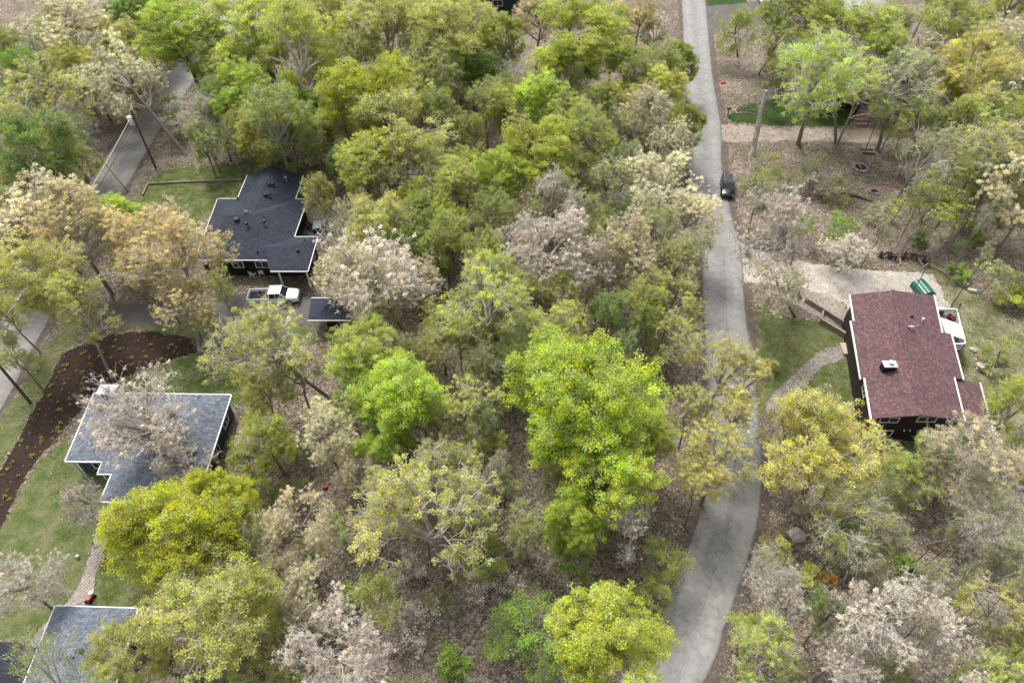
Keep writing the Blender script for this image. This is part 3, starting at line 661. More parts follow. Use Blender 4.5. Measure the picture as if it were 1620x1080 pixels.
for q, lb in ((G(1503, 500, 2.55), 'terracotta pot with dark soil on the deck, nearer the house wall of two'), (G(1508.5, 504, 2.55), 'terracotta pot with dark soil on the deck, nearer the white shade sail of two')):
    e = empty('plant_pot', (q.x, q.y, 2.2), 0, lb, 'plant pot', 'terracotta pots on the deck')
    MB().lathe((0, 0, 0), [(.2, 0), (.3, .42), (.33, .43), (.33, .5), (.27, .5), (.26, .42)], 16).build('pot', MAT['clay'], e, True)
    MB().lathe((0, 0, .40), [(.26, 0), (.26, .05), (.1, .08)], 14).build('soil', MAT['soil'], e)
q = G(1488, 489, 2.9); gr = empty('barbecue', (q.x, q.y, 2.2), 0, 'pale covered barbecue at the corner of deck and house wall', 'barbecue')
MB().box((0, 0, .75), (1.0, .6, .3), bev=.1).build('lid', MAT['metal'], gr); MB().box((0, 0, .3), (.8, .5, .55)).build('cabinet', MAT['greymetal'], gr)
# entry stoop
q = G(1346, 551, .35); e = empty('porch_step', (q.x, q.y, 0), R_(-2), 'tan entry landing with black mat at the west door of the red-brown roofed house', 'entry landing')
MB().box((0, 0, .2), (2.0, 1.75, .4), bev=.03).build('landing', MAT['tan'], e); MB().box((.55, -.25, .413), (.55, .85, .02)).build('door_mat', MAT['black'], e)
# timber ramp walls
def timber(a, b, h, t, name, label, cat, mat='wood', n=1, grp=None):
    a = Vector(a); b = Vector(b); d = b-a; c = (a+b)/2; o = empty(name, (c.x, c.y, 0), math.atan2(d.y, d.x), label, cat, grp)
    for k in range(n):
        MB().box((.05*(k % 2), .02*(k % 2), h/n*(k+.5)), (d.length, t, h/n-.006), bev=.015).build('timber', MAT[mat], o)
    return o
timber(G(1275, 472, .5), G(1342, 514, .5), .75, .32, 'retaining_wall', 'upper of the two grey timber walls leading down to the red-brown roofed house', 'retaining wall', 'wood', 3)
timber(G(1298, 505, .5), G(1349, 535, .5), .75, .32, 'retaining_wall', 'lower of the two grey timber walls leading down to the red-brown roofed house', 'retaining wall', 'wood', 3)
timber(G(1302, 492, .4), G(1300, 503, .4), .6, .2, 'retaining_wall', 'short cross timber joining the two grey timber walls', 'retaining wall', 'wood', 2)
# north retaining wall with cut logs
e = empty('log_wall', tuple(G(1425, 412)), 0, 'collapsing dark log retaining wall along the north side of the pale gravel drive', 'retaining wall')
rr = random.Random(8); pts = [G(1385, 406), G(1410, 409), G(1440, 409), G(1460, 412), G(1466, 420)]
m = MB()
for i in range(34):
    t = rr.random()*(len(pts)-1.001); k = int(t); p = pts[k].lerp(pts[k+1], t-k); L = .5+rr.random()*.8; a = rr.uniform(-.5, .5)
    m.tube([(p.x-e.location.x, p.y-e.location.y+rr.uniform(-.2, .3), 0), (p.x-e.location.x+math.sin(a)*L*.6, p.y-e.location.y-.5*rr.random(), L)], .08+.07*rr.random(), 7)
m.build('upright_logs', MAT['darkwood'], e)
m = MB()
for a, b in zip(pts[:-1], pts[1:]): m.tube([(a.x-e.location.x, a.y-e.location.y+.25, .55), (b.x-e.location.x, b.y-e.location.y+.25, .6)], .14, 7)
m.build('rail_log', MAT['darkwood'], e)
for i, (a, b) in enumerate((((1412, 414), (1416, 400)), ((1424, 420), (1423, 406)), ((1460, 422), (1452, 409)), ((1459, 425), (1468, 417)))):
    a = G(*a); b = G(*b, .5); m = MB().tube([(a.x, a.y, .1), ((a.x+b.x)/2, (a.y+b.y)/2, .35), (b.x, b.y, .6)], [.11, .12, .1], 8)
    tag(m.build('prop_log', MAT['wood']), ['pale log leaning on the log wall, westernmost', 'pale log leaning on the log wall, second from the west', 'pale log leaning on the log wall near its east end', 'short pale log lying at the east foot of the log wall'][i], 'log', 'pale logs at the log wall')
chain = [(1466, 417), (1490, 429), (1510, 442), (1526, 454)]
ch_l = ['westernmost', 'middle', 'easternmost']
for i, (a, b) in enumerate(zip(chain[:-1], chain[1:])): timber(G(*a, .2), G(*b, .2), .3, .22, 'landscape_timber', f'low weathered edging timber along the east lawn, {ch_l[i]} of three', 'edging timber', 'wood', 1, 'edging timbers by the east lawn')
for p, s, lb in (((1527, 451), .55, 'squarish pale stone block at the end of the east lawn edging'), ((1537, 461), .9, 'long pale stone block at the end of the east lawn edging')):
    q = G(*p); tag(MB().box((0, 0, .18), (s*1.1, .5, .36), .0, bev=.06).build('stone_block', MAT['stone'], loc=(q.x, q.y, 0)), lb, 'stone block'); COL.objects[-1].rotation_euler.z = -.4
# green rounded container
q = G(1460, 455, .6); e = empty('storage_bin', (q.x, q.y-.2, 0), R_(8), 'dark green round-topped metal store beside the north end of the red-brown roof', 'storage bin')
m = MB(); n_ = 20; L_ = 1.25; prof = [(.92*math.cos(math.pi*k/n_), .35+.85*math.sin(math.pi*k/n_)) for k in range(n_+1)]
vs = []; 
for yy in (-L_, L_):
    for k, (x, z) in enumerate(prof): s_ = 1+.025*(k % 2); vs.append((x*s_, yy, z*s_))
    vs += [(-.92, yy, 0), (.92, yy, 0)]
K = n_+3; m.add(vs, [(k, k+1, K+k+1, K+k) for k in range(n_)]+[(n_, n_+1, K+n_+1, K+n_), (n_+2, 0, K, K+n_+2), tuple(range(K-1, -1, -1)), tuple(range(K, 2*K))])
m.build('shell', MAT['green_tarp'], e); MB().box((0, -L_-.03, .55), (1.2, .04, .9)).build('door', MAT['green_tarp'], e)
MB().box((-.2, -.6, 1.2), (.4, .06, .05)).build('handle', MAT['metal'], e)
# lawn ornaments east
q = G(1547, 584); e = empty('bird_bath', (q.x, q.y, 0), 0, 'round pale stone bird bath on the east lawn', 'bird bath')
MB().lathe((0, 0, 0), [(.25, 0), (.22, .08), (.1, .14), (.09, .55), (.2, .62)], 16).build('pedestal', MAT['stone'], e, True); MB().lathe((0, 0, .6), [(.15, 0), (.44, .12), (.46, .17), (.40, .17), (.3, .1), (.05, .08)], 20).build('bowl', MAT['stone'], e, True)
def rockmesh(m, c, s, seed):
    r = random.Random(seed); c = Vector(c); n = 9; m_ = 5; vs = []
    for i in range(m_+1):
        th = math.pi*i/m_
        for k in range(n):
            f = 1+.45*(r.random()-.5); a = 2*math.pi*k/n; vs.append(c+Vector((s*f*math.sin(th)*math.cos(a), s*f*math.sin(th)*math.sin(a), s*.55*math.cos(th)*f)))
    fs = [(i*n+k, i*n+(k+1) % n, (i+1)*n+(k+1) % n, (i+1)*n+k)[::-1] for i in range(m_) for k in range(n)]
    m.add(vs, fs); return m
def rock(p, s, label, seed, mat='stone', name='rock', cat='rock', group=None):
    q = G(*p); o = rockmesh(MB(), (0, 0, s*.3), s, seed).build(name, MAT[mat], loc=(q.x, q.y, 0)); return tag(o, label, cat, group)
rock((1539, 554), .45, 'knobbly pale rock on the east lawn below the deck stairs', 1); rock((1542, 568), .2, 'small pale rock between bird bath and knobbly rock', 2)
rock((1259, 848), .75, 'large pale boulder below the golden tree east of the road bend', 3); rock((1293, 901), .4, 'round grey rock beside the orange bush', 4, 'rock')
rock((1290, 927), .6, 'pinkish pale boulder just below the round grey rock', 5); rock((1300, 930), .5, 'pale boulder below the orange bush, right of the pinkish one', 6); rock((1452, 945), .4, 'pale flat rock under the white blossoming tree', 7); rock((1364, 965), .35, 'brownish rock at the trunk of the white blossoming tree', 9, 'rock')
q = G(1470, 722); 
e = empty('garden_bench', (G(1412, 706).x, G(1412, 706).y, 0), R_(-5), 'weathered grey wooden bench south of the red-brown roofed house', 'bench')
MB().box((0, 0, .45), (1.3, .42, .06), bev=.01).build('seat', MAT['wood'], e); MB().box((0, .22, .75), (1.3, .06, .35), bev=.01).build('backrest', MAT['wood'], e)
for k in (-1, 1): MB().box((k*.55, 0, .21), (.08, .4, .42)).build('leg', MAT['wood'], e)

# ---- north east dark roofed house, pale sage house, green house
HD = empty('house', tuple(G(1393, 120)), 0, 'low house with dark brown roof half hidden by trees above the paved steps', 'house')
a = [G(1322, 150, 2.8), G(1474, 140, 2.8), G(1462, 92, 2.8), G(1330, 96, 2.8)]; b0 = (a[0]+a[3])/2; b1 = (a[1]+a[2])/2
rf = MB(); roof4(rf, a[0], a[1], a[2], a[3], 2.8, b0.lerp(b1, .12), b0.lerp(b1, .88), 4.2, True); RD = rf.build('roof', MAT['brown_roof'], HD)
c0 = sum((Vector(p[:]) for p in a), Vector((0, 0, 0)))/4; MB().prism([tuple((p+(c0-p)*.06))[:2] for p in a], 0, 2.7).build('wall', MAT['brown_wall'], HD)
w0 = a[0].lerp(a[1], .2); 
for f in (.2, .45, .75): w0 = (a[0]+(c0-a[0])*.06).lerp(a[1]+(c0-a[1])*.06, f); window(HD, (w0.x, w0.y, 1.6), 1.5, 1.1, -math.pi/2)
cc = G(1330, 80, 4.6); cm = MB().box((cc.x, cc.y, 3.7), (.9, .7, 2.0)).build('chimney', MAT['white'], RD); vent(RD, G(1348, 100, 4.3), 'box', 1.3, 'metal')
for o in HD.children: o.location = -Vector(HD.location)
HE = empty('house', tuple(G(1368, 10)), 0, 'pale sage green house with a dark window at the top right edge', 'house')
a = [G(1325, 26, 3), G(1415, 22, 3)]; rf = MB()
sw = a[0]; se = a[1]; nw = sw+Vector((0, 9, 0)); ne = se+Vector((0, 9, 0)); roof4(rf, sw, se, ne, nw, 3.0, (sw.x+1.5, sw.y+4.5), (se.x-1.5, sw.y+4.5), 4.6, True)
rf.build('roof', MAT['sage_roof'], HE); gutter(HE, [nw, sw, se, ne], 3.0)
MB().prism([(sw.x+.5, sw.y+.5), (se.x-.5, sw.y+.5), (se.x-.5, sw.y+8.5), (sw.x+.5, sw.y+8.5)], 0, 2.9).build('wall', MAT['sage_wall'], HE)
window(HE, ((sw.x+se.x)/2, sw.y+.5, 1.6), 2.2, 1.5, -math.pi/2)
q = G(1357, 14, 4.0); MB().box((q.x, q.y, q.z+.05), (1.8, 1.5, .12), rx=.34).build('skylight', MAT['glass'], HE)
for o in HE.children: o.location = -Vector(HE.location)
HF = empty('house', (0, 154, 0), 0, 'dark green house with a pale blue roof edge at the top centre of the picture', 'house')
rf = MB(); roof4(rf, (-9.0, 149.2), (6.0, 149.2), (6, 160), (-9, 160), 3.0, (-5, 154.5), (2, 154.5), 5, True); rf.build('roof', MAT['grey_roof'], HF); gutter(HF, [(-9, 149.2), (6, 149.2)], 3.0)
MB().prism([(-8.5, 149.7), (5.5, 149.7), (5.5, 159.5), (-8.5, 159.5)], 0, 2.9).build('wall', MAT['green_wall'], HF)
window(HF, (-3, 149.7, 1.6), 2, 1.2, -math.pi/2); window(HF, (2.5, 149.7, 1.6), 1.5, 1.2, -math.pi/2); adopt(HF, 0)
MBp = timber(G(745, 2, .6), G(764, 2, .6), .7, .25, 'bench_rail', 'white wooden rail at the top edge left of the dark green house', 'rail', 'white')
e = empty('stone_edging', tuple(G(787, 21)), 0, 'low grey stone edging on the green lawn before the dark green house', 'stone edging')
m = MB(); rr = random.Random(2)
for i in range(16): 
    p = G(775+i*1.7, 20+rr.random()*4)-e.location; rockmesh(m, (p.x, p.y, .2), .35+.2*rr.random(), 40+i)
m.build('stones', MAT['rock'], e)
e = empty('stone_edging', tuple(G(1390, 45)), 0, 'curved row of pinkish edging stones below the pale sage house', 'stone edging')
m = MB()
for i in range(44):
    t = i/43; p = G(*( (1331+t*2*60, 50+math.sin(t*6)*1.5) if t < .5 else (1391+(t-.5)*2*50, 50-((t-.5)*2)**1.6*28) ))-e.location; rockmesh(m, (p.x, p.y, .15), .28+.15*rr.random(), 80+i)
m.build('stones', MAT['stone'], e)
# paved steps
e = empty('paved_steps', tuple(G(1365, 181)), 0, 'flight of pinkish paver steps from the dark brown roofed house down to the leafy drive', 'steps')
for i in range(7):
    y = 197-i*5.2; a = G(1352+i*1.6, y); b = G(1379-i*1.6, y); c = (a+b)/2-e.location
    MB().box((c.x, c.y, .1+.09*i), ((b-a).length, .95, .2+.18*i), bev=.03).build('step', MAT['brick'], e)
# picnic table
q = G(1370, 240); e = empty('picnic_table', (q.x, q.y, 0), R_(-3), 'weathered grey picnic table among the trees south of the leafy drive', 'picnic table')
for i in range(4): MB().box((0, -.33+.22*i, .74), (1.95, .2, .045)).build('table_board', MAT['wood'], e)
for k in (-1, 1): MB().box((0, k*.78, .45), (1.95, .27, .045)).build('bench', MAT['wood'], e)
for k in (-1, 1):
    MB().box((k*.7, 0, .4), (.06, 1.7, .09)).tube([(k*.74, -.65, 0), (k*.74, -.2, .72)], .05, 6).tube([(k*.74, .65, 0), (k*.74, .2, .72)], .05, 6).build('leg', MAT['wood'], e)
# fire ring and rubble
def ring(p, R, n, label, name='fire_ring', cat='fire ring', s=.28, mat='rock'):
    q = G(*p); e = empty(name, (q.x, q.y, 0), 0, label, cat); m = MB()
    for i in range(n): a = 2*math.pi*i/n; rockmesh(m, (R*math.cos(a), R*math.sin(a), .14), s*(.8+.5*rr.random()), 300+i)
    m.build('stones', MAT[mat], e); MB().lathe((0, 0, .005), [(R*.8, 0), (R*.5, .04)], 14).build('ash', MAT['soil'], e)
ring((1361, 266), 1.1, 13, 'ring of rough stones around ashes south of the picnic table'); ring((1383, 304), .7, 10, 'small ring of pinkish bricks in the leaf litter below the stone fire ring', 'fire_ring', 'fire ring', .2, 'brick')
e = empty('rubble_pile', tuple(G(1325, 301)), 0, 'pile of pale broken stones in the leaf litter left of the pinkish brick ring', 'rubble pile'); m = MB()
for i in range(26): rockmesh(m, (rr.gauss(0, .9), rr.gauss(0, .35), .15), .18+.14*rr.random(), 500+i)
m.build('stones', MAT['stone'], e)
for i, (a, b, r0, lb) in enumerate((((1325, 305), (1385, 322), .16, 'long dark fallen log beside the rubble pile'), ((1537, 380), (1578, 394), .2, 'dark fallen log in the litter below the leaning trunks at the right'), ((1355, 252), (1362, 268), .1, 'thin grey fallen branch beside the stone fire ring'),
        ((1160, 180), (1180, 182), .09, 'thin pale log on the vivid green lawn near the mailbox'), ((1170, 179), (1195, 182), .1, 'pale log on the vivid green lawn reaching the snag'), ((1195, 175), (1216, 177), .1, 'pale log on the vivid green lawn right of the snag'), ((1175, 172), (1188, 170), .09, 'short pale log highest on the vivid green lawn'),
        ((300, 388), (340, 392), .1, 'thin fallen branch by the navy roofed house'), ((760, 985), (800, 960), .08, 'thin fallen branch in the leaf litter left of the green patch'))):
    a = G(*a); b = G(*b); mid = (a+b)/2+Vector((.1, .25, 0)); m = MB().tube([(a.x, a.y, r0), (mid.x, mid.y, r0*1.2), (b.x, b.y, r0)], [r0, r0*.9, r0*.6], 8)
    tag(m.build('fallen_log', MAT['wood' if 'pale' in lb or 'grey' in lb else 'darkwood']), lb, 'log')
# mailbox
q = G(1151, 183); e = empty('mailbox', (q.x, q.y, 0), 0, 'black mailbox on a black post beside the road and the vivid green lawn', 'mailbox')
MB().box((0, 0, .55), (.12, .12, 1.1)).build('post', MAT['black'], e)
m = MB(); vs = []; 
for x in (-.32, .32): vs += [(x, -.14, 1.1), (x, .14, 1.1), (x, .14, 1.26), (x, .08, 1.36), (x, -.08, 1.36), (x, -.14, 1.26)]
m.add(vs, [(0, 1, 2, 3, 4, 5)[::-1], (6, 7, 8, 9, 10, 11)]+[(i, (i+1) % 6, 6+(i+1) % 6, 6+i) for i in range(6)]).build('box', MAT['black'], e); MB().box((.05, -.15, 1.3), (.2, .02, .05)).build('flag', MAT['red'], e)
q = G(1144, 132); e = empty('plastic_sled', (q.x, q.y, 0), .3, 'small red plastic tub lying in the litter beside the road', 'tub'); MB().box((0, 0, .12), (.9, .45, .24), bev=.09).build('tub', MAT['red'], e)
q = G(1164, 179); tag(MB().box((0, 0, .15), (.12, .9, .08), .5, rx=.3, bev=.02).build('garden_hose_reel', MAT['metal'], loc=(q.x, q.y, .1)), 'pale blue metal bar lying at the west tip of the vivid green lawn', 'metal bar')

# ---- edging at navy house lawn
for i, (a, b) in enumerate((((226, 308), (234, 291)), ((234, 291), (285, 288)), ((285, 288), (338, 286)), ((338, 286), (384, 285)))):
    timber(G(*a, .15), G(*b, .15), .3, .22, 'landscape_timber', ['short edging timber turning the corner of the lawn by the utility pole', 'low edging timber across the lawn, nearest the utility pole', 'low edging timber across the lawn, the middle length', 'low edging timber across the lawn, nearest the navy roofed house'][i], 'edging timber', 'wood', 1, 'edging timbers on the north-west lawn')
e = empty('stone_edging', tuple(G(487, 310)), 0, 'curved low stone edging round the planting bed east of the navy roofed house', 'stone edging'); m = MB()
for i in range(20):
    t = i/19; p = G(476+t*20+6*math.sin(t*3), 302+t*22)-e.location; rockmesh(m, (p.x, p.y, .14), .3, 700+i)
m.build('stones', MAT['brick'], e)
q = G(503, 362); e = empty('patio_table', (q.x, q.y, 0), .15, 'rectangular glass patio table east of the navy roofed house', 'table')
MB().box((0, 0, .73), (1.1, 1.7, .03), bev=.01).build('tabletop', MAT['tablegl'], e)
for a, b in ((-1, -1), (1, -1), (1, 1), (-1, 1)): MB().box((a*.48, b*.75, .36), (.05, .05, .7)).build('leg', MAT['black'], e)
ch0 = None
for i, (dx, dy, r, lb) in enumerate(((-1.0, -.45, -math.pi/2, 'black patio chair on the house side of the glass table, nearer the camera'), (-1.0, .45, -math.pi/2, 'black patio chair on the house side of the glass table, farther from the camera'), (1.0, -.45, math.pi/2, 'black patio chair on the forest side of the glass table, nearer the camera'), (1.0, .45, math.pi/2, 'black patio chair on the forest side of the glass table, farther from the camera'), (0, -1.3, 0, 'black patio chair at the near end of the glass table'))):
    if ch0 is None:
        c = empty('patio_chair', (0, 0, 0)); MB().box((0, 0, .43), (.52, .5, .06), bev=.02).build('seat', MAT['black'], c); MB().box((0, -.27, .75), (.52, .05, .6), rx=.15, bev=.02).build('backrest', MAT['black'], c)
        for a, b in ((-1, -1), (1, -1), (1, 1), (-1, 1)): MB().box((a*.23, b*.22, .2), (.04, .04, .4)).build('leg', MAT['black'], c)
        ch0 = c
    else: c = copy_tree(ch0)
    c.location = (q.x+dx, q.y+dy, 0); c.rotation_euler = (0, 0, r); tag(c, lb, 'chair', 'black patio chairs')
q = G(482, 343); e = empty('barbecue', (q.x, q.y, 0), .3, 'black kettle barbecue against the east wall of the navy roofed house', 'barbecue')
MB().lathe((0, 0, .6), [(.1, 0), (.3, .12), (.34, .3), (.26, .46), (.06, .56)], 16).build('kettle', MAT['black'], e, True)
for k in range(3): MB().tube([(.12*math.cos(k*2.1), .12*math.sin(k*2.1), .65), (.34*math.cos(k*2.1), .34*math.sin(k*2.1), 0)], .02, 6).build('leg', MAT['greymetal'], e)
w0 = None
for i, (p, r, lb) in enumerate((((401, 437), 2.8, 'white garden chair below the south wall of the navy roofed house, left one'), ((415, 435), 3.4, 'white garden chair below the south wall of the navy roofed house, right one'))):
    if w0 is None:
        c = empty('garden_chair', (0, 0, 0)); MB().box((0, 0, .4), (.6, .55, .05), bev=.02).build('seat', MAT['white'], c); MB().box((0, .3, .75), (.62, .06, .7), rx=-.3, bev=.03).build('backrest', MAT['white'], c)
        for a in (-1, 1): MB().box((a*.32, 0, .6), (.08, .6, .04)).build('armrest', MAT['white'], c)
        for a, b in ((-1, -1), (1, -1), (1, 1), (-1, 1)): MB().box((a*.27, b*.24, .2), (.06, .06, .4)).build('leg', MAT['white'], c)
        w0 = c
    else: c = copy_tree(w0)
    q = G(*p); c.location = (q.x, q.y, 0); c.rotation_euler = (0, 0, r); tag(c, lb, 'chair', 'white garden chairs')

# ---- utility poles and cables
def pole(loc, H, label, trans=True):
    e = empty('utility_pole', loc, R_(8), label, 'utility pole')
    MB().tube([(0, 0, 0), (0, 0, H)], [.17, .11], 10).build('pole', MAT['pole'], e)
    MB().box((0, 0, H-.5), (.1, 1.5, .12)).build('crossarm', MAT['pole'], e)
    ins_ = MB()
    for k in (-.65, 0, .65): ins_.lathe((0, k, H-.44), [(.05, 0), (.08, .06), (.05, .12), (.07, .16), (.03, .24)], 10)
    ins_.build('insulator', MAT['metal'], e)
    if trans:
        t = MB().lathe((-.55, 0, H-2.2), [(.36, 0), (.38, .05), (.38, 1.2), (.33, 1.26), (.08, 1.32)], 16).build('transformer', MAT['white'], e, True)
        MB().box((-.16, 0, H-1.4), (.12, .12, .5)).build('bracket', MAT['greymetal'], t)
        MB().lathe((-.55, .1, H-.9), [(.05, 0), (.06, .12), (.03, .2)], 8).build('bushing', MAT['greymetal'], t)
    return e
pA = G(247, 267); H1 = 9.6; pB = G(48, 637)
pole((pA.x, pA.y, 0), H1, 'wooden utility pole with white transformer beside the west road'); pole((pB.x, pB.y, 0), 9.5, 'wooden utility pole at the verge of the west road left of the mulch bed', False)
for z, mt, off, r, lb, sag in ((H1-1.3, 'wire', .25, .035, 'thick dark cable strung between the two utility poles', .9), (H1-.9, 'wire_w', -.2, .03, 'pale cable strung between the two utility poles', .8)):
    n_ = 14; pts = [pA.lerp(pB, k/n_)+Vector((off, 0, z-sag*4*(k/n_)*(1-k/n_))) for k in range(n_+1)]
    tag(MB().tube([p[:] for p in pts], r, 6).build('cable', MAT[mt]), lb, 'cable')

# ---- vehicles
def loft(secs, n=None):
    """secs: list of rings (same length) of points"""
    m = MB(); k = len(secs[0]); vs = [p for s in secs for p in s]
    fs = [(i*k+j, i*k+(j+1) % k, (i+1)*k+(j+1) % k, (i+1)*k+j) for i in range(len(secs)-1) for j in range(k)]
    fs += [tuple(range(k-1, -1, -1)), tuple((len(secs)-1)*k+j for j in range(k))]
    return m.add(vs, fs)
def ringx(x, hw, z0, z1, r=.12):
    return [(x, -hw+.04, z0), (x, -hw, z0+r), (x, -hw, z1-r), (x, -hw+r, z1), (x, 0, z1+.03), (x, hw-r, z1), (x, hw, z1-r), (x, hw, z0+r), (x, hw-.04, z0)]
def wheels(e, xs, hw, R=.38):
    for x in xs:
        for s in (-1, 1):
            m = MB(); n_ = 18; vs = []
            for yy, rr_ in ((-.11, R*.93), (-.08, R), (.08, R), (.11, R*.93)):
                vs += [(x+rr_*math.cos(2*math.pi*k/n_), s*(hw-.1)+yy, R+rr_*math.sin(2*math.pi*k/n_)) for k in range(n_)]
            m.add(vs, [(i*n_+k, i*n_+(k+1) % n_, (i+1)*n_+(k+1) % n_, (i+1)*n_+k) for i in range(3) for k in range(n_)]+[tuple(range(n_)), tuple(range(3*n_, 4*n_))])
            wo_ = m.build('wheel', MAT['rubber'], e); MB().add([(x+R*.6*math.cos(2*math.pi*k/12), s*(hw-.1+.115), R+R*.6*math.sin(2*math.pi*k/12)) for k in range(12)]+[(x, s*(hw-.1+.125), R)], [(k, (k+1) % 12, 12) for k in range(12)]).build('rim', MAT['metal'], wo_)
def pickup(loc, rz):
    e = empty('pickup_truck', loc, rz, 'white crew cab pickup truck parked on the drive south of the navy roofed house', 'pickup truck')
    hw = .98
    loft([ringx(x, h, z0, z1) for x, h, z0, z1 in ((-.35, .97, .38, 1.12), (.4, .98, .38, 1.14), (1.55, .98, .4, 1.15), (1.75, .98, .4, 1.18), (2.55, .95, .42, 1.12), (2.9, .90, .45, 1.04), (3.02, .82, .5, .92))]).build('body', MAT['carwhite'], e)
    b = MB(); b.box((-1.75, 0, .62), (2.6, 1.9, .08)); b.box((-3.02, 0, .9), (.07, 1.85, .55), bev=.02); b.box((-.42, 0, .9), (.07, 1.8, .5))
    for s in (-1, 1): b.box((-1.72, s*.93, .80), (2.66, .12, .74), bev=.04)
    bd_ = b.build('cargo_bed', MAT['carwhite'], e); MB().box((-1.72, 0, .68), (2.5, 1.68, .03)).build('bed_liner', MAT['rubber'], bd_)
    MB().box((-.75, 0, 1.05), (.5, 1.6, .35), bev=.03).build('tool_box', MAT['black'], bd_)
    loft([[(x, -h0, z), (x, -h0*.99, z+.02), (x+dx, -h1, z2), (x+dx, h1, z2), (x, h0*.99, z+.02), (x, h0, z)] for x, dx, h0, h1, z, z2 in ((-.4, .12, .93, .76, 1.1, 1.66), (-.3, .1, .93, .78, 1.12, 1.70), (1.0, -.1, .93, .78, 1.12, 1.72), (1.72, -.7, .93, .74, 1.13, 1.66))]).build('window_glass', MAT['glass'], e)
    MB().box((.34, 0, 1.72), (1.5, 1.56, .10), bev=.06).build('cab_roof', MAT['carwhite'], e)
    p = MB()
    for s in (-1, 1):
        for x0, x1, in ((-.32, -.24), (.42, .40), ): p.tube([(x0, s*.935, 1.12), (x1, s*.79, 1.70)], .045, 5)
        p.tube([(1.68, s*.93, 1.14), (1.02, s*.76, 1.70)], .045, 5)
    p.build('pillar', MAT['carwhite'], e)
    for s in (-1, 1):
        MB().box((1.25, s*1.1, 1.2), (.14, .24, .18), bev=.04).build('mirror', MAT['black'], e); MB().box((2.93, s*.68, .86), (.12, .34, .18), bev=.03).build('headlight', MAT['lamp_w'], e); MB().box((-3.06, s*.86, .9), (.04, .14, .34)).build('tail_light', MAT['lamp_red'], e)
    MB().box((3.03, 0, .78), (.06, 1.05, .28)).build('grille', MAT['greymetal'], e); MB().box((3.06, 0, .52), (.16, 1.85, .22), bev=.05).build('bumper', MAT['chrome'], e); MB().box((-3.12, 0, .5), (.16, 1.8, .2), bev=.05).build('bumper', MAT['chrome'], e)
    wheels(e, (-1.85, 1.95), .98, .40); return e
q = (G(393, 479)+G(477, 474))/2; pickup((q.x, q.y+.2, 0), R_(3))
def suv(loc, rz, paint, label, name='parked_car', cat='car', rack=True, L=4.75):
    e = empty(name, loc, rz, label, cat); k = L/4.75
    loft([ringx(x*k, h, z0, z1) for x, h, z0, z1 in ((-2.35, .78, .45, .85), (-2.25, .88, .35, 1.02), (-1.9, .93, .3, 1.08), (.8, .94, .28, 1.05), (1.2, .93, .28, 1.02), (2.0, .90, .3, .92), (2.3, .82, .35, .80), (2.4, .70, .42, .70))]).build('body', MAT[paint], e, True)
    loft([[(x*k, -h0, z), ((x+dx*.5)*k, -(h0+h1)/2-.02, (z+z2)/2), ((x+dx)*k, -h1, z2), ((x+dx)*k, h1, z2), ((x+dx*.5)*k, (h0+h1)/2+.02, (z+z2)/2), (x*k, h0, z)] for x, dx, h0, h1, z, z2 in ((-2.2, .3, .84, .62, 1.02, 1.52), (-1.9, .15, .88, .68, 1.05, 1.62), (.4, -.1, .88, .70, 1.05, 1.65), (1.25, -.75, .86, .64, 1.0, 1.60))]).build('window_glass', MAT['glass'], e)
    MB().box((-.72*k, 0, 1.655), (2.2*k, 1.32, .07), bev=.05).build('roof', MAT[paint], e)
    p = MB()
    for s in (-1, 1):
        p.tube([(-2.15*k, s*.86, 1.05), (-1.8*k, s*.66, 1.60)], .05, 5); p.tube([(1.2*k, s*.87, 1.02), (.45*k, s*.68, 1.63)], .045, 5); p.tube([(-.3*k, s*.9, 1.06), (-.35*k, s*.70, 1.64)], .04, 5)
    p.build('pillar', MAT[paint], e)
    if rack:
        for s in (-1, 1): MB().tube([(-1.7*k, s*.6, 1.70), (-1.6*k, s*.6, 1.77), (.1*k, s*.6, 1.78), (.2*k, s*.6, 1.70)], .022, 6).build('roof_rail', MAT['chrome'], e)
    for s in (-1, 1):
        MB().box((.95*k, s*1.03, 1.08), (.12, .2, .14), bev=.03).build('mirror', MAT[paint], e); MB().box((2.27*k, s*.64, .74), (.12, .3, .12), bev=.03).build('headlight', MAT['lamp_w'], e); MB().box((-2.34*k, s*.72, .9), (.06, .22, .24), bev=.02).build('tail_light', MAT['lamp_red'], e)
    MB().box((2.4*k, 0, .5), (.05, 1.0, .18)).build('grille', MAT['black'], e); wheels(e, (-1.4*k, 1.45*k), .93, .35); return e
q = (G(1147, 319)+G(1148, 286))/2; suv((q.x+.15, q.y+.1, 0), R_(-101), 'carblack', 'glossy black car with roof rails parked at the east edge of the curving road')
q = G(1612, 140); suv((q.x, q.y, 0), R_(172), 'carwhite', 'white car half hidden by branches at the right edge', rack=False)
q = G(1209, 5); suv((q.x-.3, q.y+1.5, 0), R_(-88), 'carwhite', 'white car parked on the asphalt at the top edge', rack=False)

